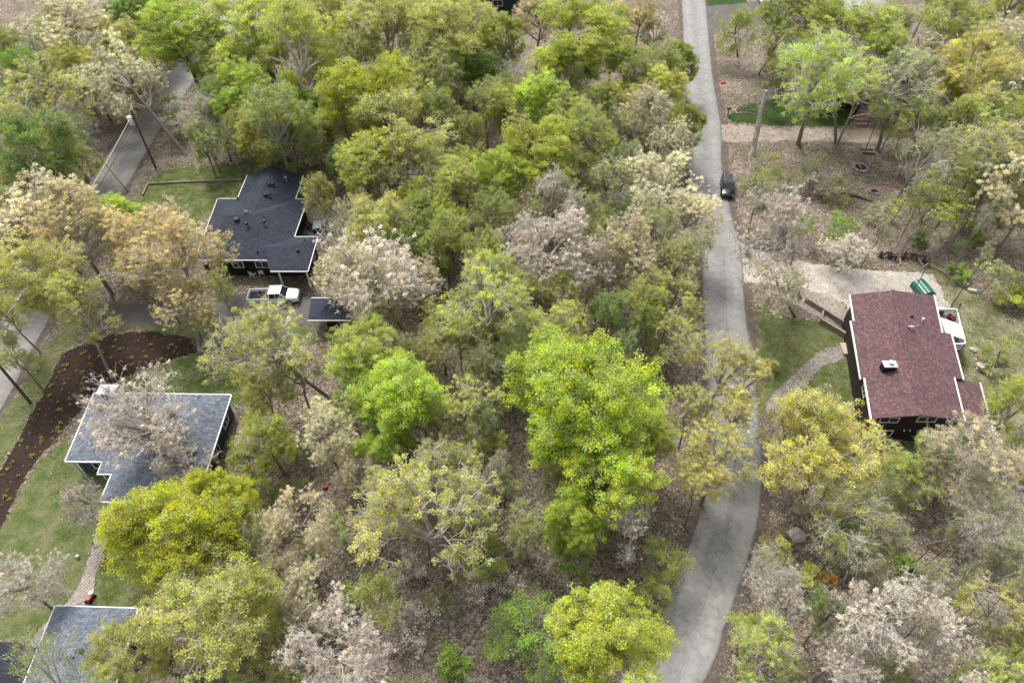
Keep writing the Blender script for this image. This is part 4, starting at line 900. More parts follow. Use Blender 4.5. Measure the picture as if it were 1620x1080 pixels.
# ---- small things bottom left
q = G(144, 948); e = empty('lawn_mower', (q.x, q.y, 0), R_(80), 'small black and orange lawn mower at the end of the concrete walk beside the garage', 'lawn mower')
MB().box((0, 0, .22), (.75, .5, .2), bev=.07).build('deck', MAT['black'], e); MB().box((-.05, 0, .4), (.45, .42, .2), bev=.08).build('engine_cover', MAT['orange'], e); MB().lathe((.38, 0, .32), [(.2, 0), (.22, .1), (.2, .22), (.06, .28)], 14).build('cap', MAT['white'], e, True)
for a in (-1, 1):
    for b in (-.28, .28): MB().box((b, a*.28, .12), (.24, .07, .24), bev=.05).build('wheel', MAT['rubber'], e)
    MB().tube([(-.3, a*.2, .35), (-.85, a*.2, .95)], .02, 6).build('handle', MAT['greymetal'], e)
q = G(125, 882); e = empty('garden_lamp', (q.x, q.y, 0), 0, 'small white garden lamp on the lawn left of the concrete walk', 'lamp'); MB().lathe((0, 0, 0), [(.03, 0), (.03, .3)], 8).build('stem', MAT['black'], e); MB().lathe((0, 0, .3), [(.05, 0), (.16, .03), (.15, .1), (.04, .2)], 12).build('shade', MAT['white'], e, True)
q = G(22, 930); q0 = G(26, 934)
e = empty('flagpole', (q0.x, q0.y, 0), 0, 'thin garden pole with a small striped flag under the pink blossom at the left edge', 'flagpole')
MB().tube([(0, 0, 0), (-1.6, .3, 1.6)], .02, 6).build('pole', MAT['greymetal'], e)
m = MB(); m2 = MB(); m3 = MB()
for k in range(7):
    (m if k % 2 == 0 else m2).add([(-1.7, .3+.1*k, 1.7-.03*k), (-.8, .35+.1*k, 1.62-.03*k), (-.8, .35+.1*k+.1, 1.59-.03*k), (-1.7, .4+.1*k, 1.67-.03*k), (-1.7, .3+.1*k, 1.68-.03*k), (-.8, .35+.1*k, 1.6-.03*k), (-.8, .45+.1*k, 1.57-.03*k), (-1.7, .4+.1*k, 1.65-.03*k)], [(0, 1, 2, 3), (7, 6, 5, 4)])
fl = m.build('flag', MAT['redcloth'], e); m2.build('white_stripes', MAT['white'], fl); MB().box((-1.5, .85, 1.57), (.4, .35, .03)).build('canton', MAT['blue'], fl)
rock((187, 800), .35, 'pinkish stone at the top of the concrete walk beside the porch', 21, 'brick')
q = G(515, 772); tag(MB().box((0, 0, .2), (.45, .3, .3), bev=.08).build('bucket', MAT['red'], loc=(q.x, q.y, 0)), 'small red can in the leaf litter among the tan trees', 'can')
# mulch-bed plants: one prototype mesh, many copies
# ================================================================== PLANTS
def tube_np(P0, P1, R0, R1, n):
    d = P1-P0; L = np.linalg.norm(d, axis=1, keepdims=True)+1e-9; d = d/L
    a = np.where(np.abs(d[:, 2:3]) < .9, np.array([[0, 0, 1.]]), np.array([[1., 0, 0]]))
    u = np.cross(d, a); u /= np.linalg.norm(u, axis=1, keepdims=True)+1e-9; w_ = np.cross(d, u)
    th = np.arange(n)*2*np.pi/n; cs = np.cos(th)[None, :, None]; sn = np.sin(th)[None, :, None]
    dirr = u[:, None]*cs+w_[:, None]*sn
    A = (P0-d*R0[:, None]*.3)[:, None]+dirr*R0[:, None, None]; B = P1[:, None]+dirr*R1[:, None, None]
    V = np.concatenate([A, B], 1).reshape(-1, 3); m = len(P0)
    base = (np.arange(m)*2*n)[:, None]; k = np.arange(n)[None]; k2 = (k+1) % n
    F = np.stack([base+k, base+k2, base+n+k2, base+n+k], -1).reshape(-1, 4)
    return V, F
def leaf_quads(rg, C, size, up=.6, aspect=.65):
    n = len(C); nr = rg.normal(size=(n, 3)); nr[:, 2] = np.abs(nr[:, 2])+up; nr /= np.linalg.norm(nr, axis=1, keepdims=True)
    a = rg.normal(size=(n, 3)); u = np.cross(nr, a); u /= np.linalg.norm(u, axis=1, keepdims=True)+1e-9; v = np.cross(nr, u)
    s = (size*(.6+.8*rg.random(n)))[:, None]*.5
    V = np.stack([C-u*s, C+v*s*aspect, C+u*s+nr*s*.25, C-v*s*aspect], 1).reshape(-1, 3)
    return V, np.arange(n*4).reshape(-1, 4)

def gen_tree(seed, H, R, cb, ntip, nleaf, lsize, tuft, twig=2, lobes=16, lobe_r=.36, tw_r=.016, trunk_r=.2, flat=.6, multi=False, leafvar=.5, shell=.5, upright=0.0, tlen=.55):
    rg = np.random.default_rng(seed); rc = (H-cb)/2; cz = (H+cb)/2
    ld = rg.normal(size=(lobes, 3)); ld[:, 2] = ld[:, 2]*.9+.25; ld /= np.linalg.norm(ld, axis=1, keepdims=True)
    lr = .45+.35*rg.random(lobes); LC = ld*lr[:, None]
    asym = rg.normal(size=3)*.10; LC += asym
    idx = rg.integers(0, lobes, ntip); dd = rg.normal(size=(ntip, 3)); dd /= np.linalg.norm(dd, axis=1, keepdims=True)
    rr = lobe_r*(.7+.6*rg.random(lobes))
    T = LC[idx]+dd*(rr[idx]*rg.random(ntip)**(1-shell))[:, None]
    nn = np.linalg.norm(T, axis=1); T *= np.minimum(1, 1.08/np.maximum(nn, 1e-6))[:, None]
    T = T*np.array([R, R, rc])+np.array([0, 0, cz])
    T[:, 2] = np.maximum(T[:, 2], .15*H if not multi else .2)
    segs = []
    rt = tw_r
    def seg(a, b, n0, n1, wob):
        d = b-a; L = np.linalg.norm(d); k = 1 if L < .5 else (3 if L > 2 else 2)
        r0 = rt*n0**.47; r1 = rt*n1**.47
        p = a; off = rg.normal(size=3)*L*wob
        for i in range(1, k+1):
            t = i/k; q = a+d*t+off*math.sin(math.pi*t)*(1 if i < k else 0)
            segs.append((p, q, r0+(r1-r0)*(i-1)/k, r0+(r1-r0)*t)); p = q
    def rec(start, ids, depth, dirn):
        n = len(ids)
        if n <= 3:
            for i in ids: seg(start, T[i], 1.4, .5, .10)
            return
        k = 3 if (depth < 2 or rg.random() < .25) else 2
        k = min(k+(2 if depth == 0 else 0), n)
        P = T[ids]; c = P[rg.choice(n, k, replace=False)]
        for _ in range(5):
            dm = ((P[:, None]-c[None])**2).sum(-1); a = dm.argmin(1)
            for j in range(k):
                if (a == j).any(): c[j] = P[a == j].mean(0)
        for j in range(k):
            s_ = ids[a == j]
            if len(s_) == 0: continue
            tgt = T[s_].mean(0); f = .50 if depth == 0 else .45+.15*rg.random()
            if len(s_) == 1: seg(start, T[s_[0]], 1.4, .5, .08); continue
            nd = start+(tgt-start)*f; L = np.linalg.norm(nd-start)
            nd = nd+dirn*L*.22+rg.normal(size=3)*L*.07
            if upright: nd[2] += L*upright
            dn = nd-start; dn = dn/(np.linalg.norm(dn)+1e-9)
            seg(start, nd, len(s_), max(1.2, len(s_)*.85), .07)
            rec(nd, s_, depth+1, dn)
    ids = np.arange(ntip)
    if multi:
        rec(np.array([0, 0, 0.]), ids, 1, np.array([0, 0, 1.]))
    else:
        top = np.array([rg.normal()*.15, rg.normal()*.15, cb+(H-cb)*.10])
        low = ids[T[:, 2] < cz-.1*rc]; high = ids[T[:, 2] >= cz-.1*rc]
        s1 = np.array([top[0]*.5, top[1]*.5, top[2]*.5]); tr = trunk_r
        for a, b, r0, r1 in ((np.zeros(3), np.array([0, 0, .35]), tr*1.6, tr*1.08), (np.array([0, 0, .35]), s1, tr*1.08, tr*.92), (s1, top, tr*.92, tr*.8)): segs.append((a, b, r0, r1))
        fork2 = top+np.array([rg.normal()*.3, rg.normal()*.3, (H-cb)*.22]); segs.append((top, fork2, tr*.72, tr*.58))
        rt = min(tw_r*1.4, tr*.5/max(1, len(ids))**.47*1.35)
        rt = max(rt, tw_r*.8)
        if len(low): rec(top, low, 0, np.array([0, 0, .3]))
        if len(high): rec(fork2, high, 0, np.array([0, 0, .8]))
    P0 = np.array([s[0] for s in segs]); P1 = np.array([s[1] for s in segs]); R0 = np.array([s[2] for s in segs]); R1 = np.array([s[3] for s in segs])
    Vs, Fs, Rs = [], [], []; off = 0
    for lo, hi, n in ((0, .035, 3), (.035, .09, 4), (.09, 9, 8)):
        m_ = (R0 >= lo) & (R0 < hi)
        if m_.any():
            V, F = tube_np(P0[m_], P1[m_], R0[m_], R1[m_], n); Vs.append(V); Fs.append(F+off); off += len(V); Rs.append(np.repeat(R0[m_], 2*n))
    if twig:
        b = np.repeat(T, twig, 0); n = len(b); cen = np.array([0, 0, cz*.75]); o = b-cen; o /= np.linalg.norm(o, axis=1, keepdims=True)+1e-9
        st = b-o*tlen*.5*rg.random((n, 1))+rg.normal(size=(n, 3))*.05
        d = o*.6+rg.normal(size=(n, 3))*.55; d[:, 2] += .25; d /= np.linalg.norm(d, axis=1, keepdims=True)
        en = st+d*(tlen*(.6+.7*rg.random((n, 1))))
        V, F = tube_np(st, en, np.full(n, tw_r*.75), np.full(n, tw_r*.35), 3); Vs.append(V); Fs.append(F+off); off += len(V); Rs.append(np.zeros(len(V)))
    rr_ = np.clip(np.concatenate(Rs)/max(.12, trunk_r), 0, 1); tm = mesh_np('trunk', np.concatenate(Vs), np.concatenate(Fs), MAT['bark'], np.stack([rr_]*3, 1))
    # leaf tufts
    lobev = rg.random(lobes)*.5; tv = np.stack([rg.random(ntip), np.clip(.25+lobev[idx]+rg.normal(size=ntip)*.16, 0, 1), rg.random(ntip)], 1)
    cnt = np.maximum(0, rg.poisson(nleaf*np.clip(1+leafvar*rg.normal(size=ntip), .1, 2.5)))
    C = np.repeat(T, cnt, 0); n = len(C); cm = None
    if n:
        o = rg.normal(size=(n, 3)); o /= np.linalg.norm(o, axis=1, keepdims=True); o *= (tuft*rg.random(n)**.5)[:, None]; o[:, 2] *= flat
        C = C+o; V, F = leaf_quads(rg, C, lsize)
        var = np.repeat(tv, cnt, 0); var[:, 1] = np.clip(var[:, 1]+rg.normal(size=n)*.10, 0, 1)
        cm = mesh_np('crown', V, F, MAT['leaf'], np.repeat(var, 4, 0))
    return dict(trunk=tm, crown=cm, H=H, R=R, cb=cb)

PROTO = {}
def protos(kind, n, **kw):
    PROTO[kind] = [gen_tree(hash_(kind)+i*17, **kw) for i in range(n)]
def hash_(s): return sum(ord(c)*(i+3) for i, c in enumerate(s))
protos('full', 5, H=14, R=5, cb=3.8, ntip=1500, nleaf=52, lsize=.12, tuft=.42, twig=1, lobes=34, lobe_r=.29, trunk_r=.24, tw_r=.013)
protos('open', 6, H=14, R=5.2, cb=4.2, ntip=1050, nleaf=40, lsize=.118, tuft=.38, twig=1, lobes=24, lobe_r=.31, trunk_r=.23, shell=.35, tw_r=.018, tlen=.7)
protos('bud', 5, H=14, R=5.2, cb=4.2, ntip=1150, nleaf=29, lsize=.112, tuft=.26, twig=1, lobes=24, lobe_r=.31, trunk_r=.23, shell=.35, tw_r=.018, tlen=.7)
protos('thin', 5, H=13, R=5, cb=4.0, ntip=620, nleaf=34, lsize=.115, tuft=.29, twig=2, lobes=16, lobe_r=.34, trunk_r=.19, shell=.3, tw_r=.020, tlen=.85, leafvar=.8)
protos('blossom', 4, H=12, R=5, cb=3.2, ntip=720, nleaf=20, lsize=.108, tuft=.21, twig=2, lobes=18, lobe_r=.36, trunk_r=.18, shell=.25, tw_r=.019, tlen=.8, leafvar=.8)
protos('bare', 4, H=12, R=4.5, cb=3.2, ntip=420, nleaf=7, lsize=.13, tuft=.3, twig=3, lobes=14, lobe_r=.4, trunk_r=.17, shell=.25, upright=.12, leafvar=1.0, tlen=.75, tw_r=.016)
protos('stem', 5, H=13, R=2.4, cb=7, ntip=170, nleaf=10, lsize=.12, tuft=.34, twig=3, lobes=9, lobe_r=.38, trunk_r=.11, shell=.2, leafvar=.8, tw_r=.017, tlen=.8)
protos('sapling', 6, H=6.5, R=2.4, cb=1.4, ntip=260, nleaf=14, lsize=.12, tuft=.36, twig=1, lobes=12, lobe_r=.38, trunk_r=.07, shell=.2, flat=.4, leafvar=.8, tw_r=.010)
protos('shrub', 4, H=2.4, R=1.7, cb=0.1, ntip=160, nleaf=26, lsize=.12, tuft=.28, twig=1, lobes=12, lobe_r=.38, multi=True, shell=.3, tw_r=.010)
protos('brush', 4, H=3.4, R=2.2, cb=0.1, ntip=130, nleaf=14, lsize=.12, tuft=.3, twig=2, lobes=10, lobe_r=.45, multi=True, shell=.1, upright=.2, tw_r=.010, tlen=.7)

# leaf colours (linear albedo) and the word for each in the photograph
PAL = dict(gvy=((.49, .53, .06), 'vivid yellow'),
    lime=((.45, .57, .09), 'bright lime green'), yg=((.48, .54, .09), 'yellow-green'), gold=((.62, .58, .15), 'golden yellow'), vivid=((.44, .53, .075), 'vivid yellow-green'),
    khaki=((.55, .55, .14), 'khaki yellow'), olive=((.36, .41, .085), 'olive green'), deep=((.25, .37, .06), 'deep green'), cream=((.74, .69, .42), 'cream'),
    orange=((.66, .55, .25), 'orange-tan'), tan=((.62, .55, .33), 'tan'), pink=((.66, .575, .475), 'pinkish beige'), white=((.80, .71, .56), 'creamy white'), grey=((.44, .50, .20), 'grey-green'), rust=((.60, .36, .08), 'rusty orange'))
KW = dict(full='densely leafed', open='open-crowned', bud='budding', thin='sparsely leafed', bare='nearly bare', blossom='blossoming', stem='tall thin-stemmed', sapling='slender young', shrub='low bushy', brush='twiggy low')
NAMES = dict(full='leafy_tree', open='leafy_tree', bud='budding_tree', thin='sparse_tree', bare='bare_tree', blossom='blossoming_tree', stem='thin_stemmed_tree', sapling='sapling', shrub='shrub', brush='brushwood_shrub')
CATS = dict(full='tree', open='tree', bud='tree', thin='tree', bare='tree', blossom='tree', stem='tree', sapling='sapling', shrub='bush', brush='bush')
TREES = []
FOOT = [(-40.6, 64.6, -27.4, 78.5), (-38, 78, -29.3, 84), (-29.6, 62.5, -24.4, 70), (-43.5, 35.3, -28.3, 44.6), (-39.2, 31.0, -28.1, 36), (-37.6, 9, -29, 22.6), (-24, 54.6, -18, 59.2), (34, 38.5, 49.5, 59), (G(1320, 150)[0]-.5, G(1320, 150)[1]-1.5, G(1475, 120)[0]+.5, G(1320, 92)[1]+3), (G(1325, 30)[0], G(1325, 30)[1]-1, G(1415, 26)[0]+.5, G(1325, 26)[1]+10), (-9, 149, 6, 160)]
rt_ = random.Random(77)
def tree(px, py, rx, ry, kind, colr, base=None, H=None, z0=None, seedi=None, bark=None):
    P = PROTO[kind]; k = len(TREES); p = P[(seedi if seedi is not None else rt_.randrange(len(P))) % len(P)]
    cf = (p['H']+p['cb'])/2/p['H']; hcf = (p['H']-p['cb'])/2/p['H']
    q = G(px, py, 8); _, _, dep = PX(q); R = rx*dep/FPX
    if kind in ('shrub', 'brush'): Ht = H or R*1.35
    elif kind == 'sapling': Ht = H or min(9, 3.0+R*1.5)
    else: Ht = H or min(18.5, 6.0+1.75*R)
    # vertical radius wanted from ry
    for _ in range(3):
        q = G(px, py, Ht*cf); _, _, dep = PX(q); R = rx*dep/FPX
    al = math.atan2(CAM_H-Ht*cf, q.y); m = ry*dep/FPX
    hc = math.sqrt(max(.05, m*m-(R*math.sin(al))**2*.9))/math.cos(al); hc = min(max(hc, Ht*hcf*.75), Ht*hcf*1.3)
    sxy = R/p['R']*1.15; sz = Ht/p['H']; 
    b = G(*base) if base else Vector((q.x+rt_.gauss(0, .3), q.y+rt_.gauss(0, .3), 0))
    if kind not in ('shrub', 'brush'):
        for x0, y0, x1, y1 in FOOT:          # no trunk inside a building: stand it beside the nearest wall
            if x0 < b.x < x1 and y0 < b.y < y1:
                d_, ax_, v_ = min((b.x-x0, 0, x0), (x1-b.x, 0, x1), (b.y-y0, 1, y0), (y1-b.y, 1, y1)); b[ax_] = v_
        for LN, wd_ in ((EL, 5.1), (WL, 5.9)):
            r_ = float(np.interp(b.y, [p.x*0+p.y for p in LN], [p.x for p in LN]))
            if r_-wd_-.5 < b.x < r_+.5: b.x = r_+.6 if b.x > r_-wd_/2 else r_-wd_-.6
    off = Vector((q.x-b.x, q.y-b.y, 0)); L = off.length; zc = Ht*cf
    if L > .85*zc: off *= .85*zc/L; L = off.length
    ang = math.atan2(L, zc); 
    if kind in ('shrub', 'brush'): b = Vector((q.x, q.y, 0)); ang = 0
    nm = NAMES[kind]
    e = empty(nm, (b.x, b.y, 0)); ax = Vector((-off.y, off.x, 0)) if L > 1e-4 else Vector((1, 0, 0))
    Rm = Matrix.Rotation(ang, 3, ax) @ Matrix.Rotation(rt_.random()*6.283, 3, 'Z')
    e.rotation_euler = Rm.to_euler(); s2 = math.sqrt(L*L+zc*zc)/zc
    e.scale = (sxy, sxy, sz*s2)
    sl = 1.0
    to = bpy.data.objects.new('trunk' if kind not in ('shrub', 'brush') else 'stems', p['trunk']); COL.objects.link(to); to.parent = e
    bk = bark or (0.60 if kind in ('thin', 'bare', 'blossom') else .56 if kind in ('bud', 'open') else .32); bk *= .85+.3*rt_.random(); to.color = (bk*1.0, bk*.95, bk*.86, 1)
    c = PAL[colr][0]; f = .9+.2*rt_.random(); g_ = .97+.06*rt_.random()
    if p['crown']:
        co = bpy.data.objects.new('crown' if kind not in ('shrub', 'brush') else 'foliage', p['crown']); COL.objects.link(co); co.parent = e; co.color = (c[0]*f*g_, c[1]*f, c[2]*f, 1)
    TREES.append(dict(o=e, px=px, py=py, kind=kind, col=colr, rx=rx)); return e

TL = [
# --- upper left
(95,45,78,62,'bud','cream'),(170,105,60,50,'bud','cream',(293,244)),(70,172,72,38,'bud','khaki'),(20,90,40,55,'open','olive'),(215,25,42,40,'full','deep'),(290,55,68,58,'full','lime'),
(400,45,88,58,'open','yg'),(470,75,70,70,'open','yg',(497,262)),(520,25,50,40,'open','khaki'),(380,150,48,50,'full','lime'),(435,200,60,45,'open','olive'),(268,170,26,34,'sapling','olive'),(310,175,40,40,'bare','tan'),(60,235,70,38,'open','deep'),(110,265,60,32,'sapling','olive'),(15,215,38,36,'open','khaki'),(350,215,35,28,'sapling','olive'),(120,200,40,30,'bare','olive'),(40,130,45,35,'full','deep'),
(480,170,40,40,'full','deep'),(330,95,50,50,'open','yg'),(180,60,50,40,'open','khaki'),
# --- left
(65,335,78,58,'bud','cream'),(120,370,65,55,'bud','orange'),(60,445,75,62,'open','khaki',(150,530)),(130,490,52,48,'open','khaki',(177,597)),(20,560,32,48,'thin','yg'),(215,385,62,60,'bud','orange'),(285,400,75,78,'bud','orange',(318,556)),(290,480,50,48,'bud','orange'),(195,345,45,32,'full','lime',None,10),(210,400,40,32,'full','lime',None,8),(20,300,40,40,'bud','khaki'),(350,395,28,30,'bud','orange',(335,455)),(10,500,30,45,'open','khaki'),
(425,562,82,58,'thin','khaki',(525,632)),(470,590,45,40,'thin','olive'),
# --- centre left
(590,438,90,66,'blossom','white',(650,545)),(575,450,66,48,'bud','cream'),(660,440,40,45,'bud','cream'),(520,440,30,30,'bud','cream'),(585,350,68,58,'open','khaki'),(545,365,32,40,'bare','grey'),(582,150,74,62,'full','gvy'),(518,205,28,72,'full','yg'),(640,195,92,66,'open','khaki'),(580,265,52,42,'open','yg'),(672,280,46,46,'bare','tan'),(725,275,32,46,'open','yg'),(710,355,32,52,'full','vivid'),(788,288,44,40,'full','vivid'),(775,345,38,46,'open','olive'),(852,232,74,58,'full','yg'),(845,165,50,42,'full','lime'),(770,172,38,44,'open','olive'),(860,325,52,38,'bare','pink'),(870,395,72,62,'bud','pink',(885,505)),(1002,400,62,62,'bud','tan',(1004,500)),(945,430,45,42,'bud','pink',(965,505)),(1048,290,66,84,'bud','cream'),(1070,235,40,40,'bud','cream'),(965,290,42,46,'thin','grey'),(1022,190,50,42,'thin','tan'),(912,68,86,72,'full','yg'),(850,30,40,35,'open','tan'),(1010,22,46,28,'bud','orange'),(1072,90,32,62,'full','olive'),(725,55,72,55,'open','khaki'),(610,45,72,55,'open','khaki'),(750,100,42,46,'full','deep'),(672,112,52,42,'open','olive'),(560,100,40,40,'open','olive'),(812,112,26,38,'bare','grey'),(890,165,35,32,'sapling','olive'),(940,225,52,45,'open','olive'),(1082,205,34,44,'full','olive'),(600,200,45,45,'open','khaki'),(500,300,28,35,'open','khaki'),(620,300,30,30,'bud','tan'),(740,215,30,30,'open','olive'),(1000,125,45,45,'open','olive'),(820,400,40,40,'thin','pink'),(905,265,40,40,'open','olive'),(1040,110,35,40,'open','olive'),(955,165,35,35,'open','olive'),(690,190,40,40,'open','olive'),(925,330,35,35,'thin','olive'),(660,350,40,40,'open','olive'),(760,410,40,35,'open','olive'),
# --- centre
(772,482,86,72,'thin','yg',(800,655)),(790,455,60,50,'open','yg'),(585,570,62,44,'open','yg'),(625,645,76,78,'full','lime'),(600,690,48,50,'full','lime'),(590,600,45,36,'full','yg'),(735,640,60,66,'thin','khaki'),(930,620,118,88,'full','vivid'),(955,745,88,78,'full','vivid'),(900,690,62,60,'full','vivid'),(985,680,55,60,'full','yg'),(1010,680,50,80,'full','yg'),(870,640,50,60,'open','yg'),(905,830,48,42,'full','vivid'),(680,815,112,78,'thin','khaki'),(620,790,50,45,'thin','khaki'),(740,760,55,50,'thin','khaki'),(515,690,52,54,'bud','cream'),(470,820,58,78,'bud','tan'),(560,740,35,40,'bud','tan'),(415,690,52,52,'open','yg'),(420,630,42,30,'open','khaki'),(690,740,50,50,'thin','olive'),(1070,540,40,55,'thin','khaki'),(870,545,60,40,'thin','yg'),(640,905,34,26,'brush','pink'),
# --- lower left
(290,835,98,84,'full','gvy'),(330,790,60,50,'full','gvy'),(330,985,112,84,'open','khaki'),(395,960,50,60,'open','yg'),(238,672,88,72,'blossom','pink',(352,740),12.5),(285,735,50,40,'blossom','pink',(350,775),9),(200,655,45,34,'blossom','pink',(352,735),12),(130,790,34,48,'blossom','pink',None,8),(190,860,26,30,'blossom','pink',None,6),(38,925,56,72,'blossom','pink',None,9),(75,1085,64,34,'bare','lime',None,20),(540,1035,88,56,'blossom','pink'),(480,930,50,42,'thin','tan'),(220,1030,60,45,'open','khaki'),(390,730,35,35,'sapling','olive'),(440,900,35,45,'bud','tan'),
# --- bottom centre
(968,1020,90,72,'full','yg'),(840,990,62,48,'sapling','deep',None,6),(870,1035,45,35,'sapling','deep',None,5),(800,1000,40,28,'sapling','deep',None,5),(720,1040,34,28,'shrub','deep'),(555,935,34,26,'shrub','deep'),(905,885,38,38,'sapling','deep'),(1010,850,52,52,'bare','pink'),(1055,890,42,40,'sapling','olive'),(780,920,40,36,'brush','pink'),(650,990,44,36,'brush','pink'),(830,830,50,50,'thin','olive'),(1035,940,30,30,'sapling','olive'),(700,950,26,22,'brush','olive'),(600,960,50,30,'sapling','olive'),(760,870,40,30,'sapling','olive'),
# --- road trees
(1068,482,48,54,'bud','khaki'),(1138,590,60,46,'thin','gold'),(1135,722,64,84,'thin','gold'),(1092,650,42,50,'thin','khaki'),(1160,660,40,38,'thin','gold'),(1108,770,46,50,'thin','gold'),(1182,612,26,24,'thin','gold',None,11),(1090,345,50,50,'bud','cream'),(1065,420,40,40,'thin','khaki'),(1082,402,34,36,'thin','grey'),
# --- right
(1305,690,100,82,'open','gold',(1260,812)),(1245,690,45,56,'thin','gold'),(1345,720,60,55,'bud','gold'),(1210,575,22,20,'shrub','gold'),(1240,372,70,52,'blossom','pink',(1265,470)),(1235,462,50,38,'blossom','tan',(1262,500)),(1345,395,42,28,'blossom','white',None,6),(1292,140,80,70,'thin','lime',(1262,228)),(1320,120,55,50,'thin','yg',(1322,228)),(1425,130,64,54,'thin','grey',(1388,238)),(1350,48,82,48,'open','yg'),(1290,40,50,50,'open','yg'),(1500,50,58,48,'open','olive'),(1542,120,58,54,'open','gold',(1500,260)),(1590,60,48,58,'thin','tan'),(1572,245,70,82,'thin','khaki',(1500,392)),(1590,300,60,60,'thin','cream',(1578,345)),(1462,332,52,42,'sapling','yg',(1418,415)),(1335,360,28,34,'sapling','deep'),(1462,195,46,38,'open','olive'),(1214,262,24,26,'sapling','olive'),(1228,72,32,44,'thin','olive',(1200,118)),(1160,58,36,38,'sapling','olive',(1167,88)),(1519,430,20,19,'shrub','deep'),(1606,472,27,30,'shrub','yg'),
(1470,735,62,48,'open','olive',None,8),(1545,715,74,48,'thin','tan'),(1602,650,42,62,'open','yg'),(1335,825,66,54,'bare','olive',(1290,880)),(1592,830,60,54,'bare','grey',(1465,862)),(1575,950,58,50,'thin','gold',(1480,895)),(1400,955,92,70,'blossom','white',(1335,990)),(1465,1000,56,46,'blossom','white'),(1235,950,50,54,'blossom','pink',(1250,1010)),(1210,1030,60,50,'thin','yg'),(1330,1035,56,42,'blossom','pink'),(1210,900,36,34,'bare','pink'),(1312,908,16,20,'shrub','rust'),(1442,900,26,22,'shrub','deep'),(1600,1045,58,48,'open','olive'),(1510,1065,52,36,'blossom','white'),(1530,740,50,40,'bare','grey'),(1600,900,45,40,'thin','grey'),(1590,560,40,30,'brush','olive'),(1420,640,1,1,'shrub','olive'),
(1240,20,50,45,'open','olive'),(1400,90,45,40,'open','yg'),(1360,150,50,45,'thin','yg'),(1460,90,45,45,'thin','tan'),(1560,180,45,45,'thin','khaki'),(1250,290,30,25,'brush','olive'),(1290,290,30,25,'brush','pink'),(1450,250,50,35,'bare','olive'),(1500,300,40,30,'brush','olive'),(1330,300,30,25,'brush','olive'),(1400,340,30,30,'brush','grey'),
]
TL = [t for t in TL if t[2] > 2]
# spread understorey: fill gaps in the woods, away from roads, roofs and lawns
KEEP = [[(1035, 0), (1150, 0), (1165, 260), (1200, 460), (1225, 640), (1240, 800), (1200, 950), (1140, 1090), (1010, 1090), (1050, 900), (1070, 800), (1095, 600), (1075, 400), (1050, 200)], [(1110, 262), (1200, 262), (1200, 350), (1110, 350)], [(1335, 215), (1405, 215), (1405, 320), (1335, 320)],
        [(300, 230), (500, 230), (530, 420), (500, 440), (300, 440)], [(-60, 480), (560, 440), (560, 520), (400, 700), (380, 800), (260, 960), (240, 1100), (-60, 1100)], [(100, 400), (150, 200), (260, 50), (350, 50), (290, 200), (230, 400)], [(200, 240), (320, 240), (320, 440), (100, 440)],
        [(1170, 370), (1500, 400), (1620, 500), (1620, 680), (1380, 720), (1330, 660), (1200, 660)], [(1150, 150), (1350, 150), (1450, 230), (1150, 240)], [(1110, 0), (1250, 0), (1250, 55), (1110, 60)]]
KEEP += [[(590, 890), (1040, 870), (890, 940), (880, 1090), (640, 1090)]]
rf_ = random.Random(31); cnt = 0; placed = [(t[0], t[1]) for t in TL]
LOWCOL = ['olive']*6+['deep']*2+['grey']+['tan', 'khaki', 'yg']
while cnt < 185:
    x = rf_.uniform(-30, 1650); y = rf_.uniform(5, 1090)
    if any(inside(P, np.array([x]), np.array([y]))[0] for P in KEEP): continue
    s = .55+.9*(y/1080)
    if min((x-a)**2+(y-b)**2 for a, b in placed) < (30*s)**2: continue
    low = y > 820 or x > 1230 or (y > 520 and 380 < x < 1080)
    kd = rf_.choice(['sapling']*7+['brush']*2+['shrub']*2+['thin']*2 if low else ['sapling']*3+['thin', 'open', 'open']*3)
    if kd in ('thin', 'bare', 'open'): r = rf_.uniform(24, 40)*s*1.1
    else: r = rf_.uniform(13, 26)*s*1.15
    cl = rf_.choice(LOWCOL)
    TL.append((x, y, r, r*.8, kd, cl)); placed.append((x, y)); cnt += 1
c2 = 0; tries = 0
UP = [(x0, x1, y0, y1) for x0, x1, y0, y1 in ((-30, 300, 0, 300), (300, 1060, 0, 250), (540, 1060, 250, 560), (1240, 1650, -10, 180), (1480, 1650, 180, 330))]
while c2 < 75 and tries < 6000:
    tries += 1; x0, x1, y0, y1 = UP[rf_.choice([0, 1, 1, 1, 2, 3, 4])]; x = rf_.uniform(x0, x1); y = rf_.uniform(y0, y1)
    if any(inside(P, np.array([x]), np.array([y]))[0] for P in KEEP): continue
    if min((x-a)**2+(y-b)**2 for a, b in placed) < 19**2: continue
    TL.append((x, y, rf_.uniform(30, 46), rf_.uniform(26, 40), rf_.choice(['open', 'open', 'thin', 'full', 'bud']), rf_.choice(['olive', 'olive', 'khaki', 'khaki', 'yg', 'yg', 'deep']))); placed.append((x, y)); c2 += 1
c3 = 0; tries = 0
ST = ((1230, 1600, 70, 400), (1250, 1620, 780, 1010), (830, 1010, 140, 280), (640, 830, 560, 900), (20, 200, 130, 300), (230, 420, 130, 235), (1230, 1600, 70, 400))
while c3 < 62 and tries < 4000:
    tries += 1; x0, x1, y0, y1 = ST[rf_.randrange(len(ST))]; x = rf_.uniform(x0, x1); y = rf_.uniform(y0, y1)
    if any(inside(P, np.array([x]), np.array([y]))[0] for P in KEEP[:1]+KEEP[2:-1]): continue
    TL.append((x, y, rf_.uniform(13, 22)*(.6+.7*y/1080), 18, 'stem', rf_.choice(['olive', 'khaki', 'tan', 'yg', 'grey', 'pink']), None, rf_.uniform(8.5, 13.5))); c3 += 1
for t in TL: tree(*t)
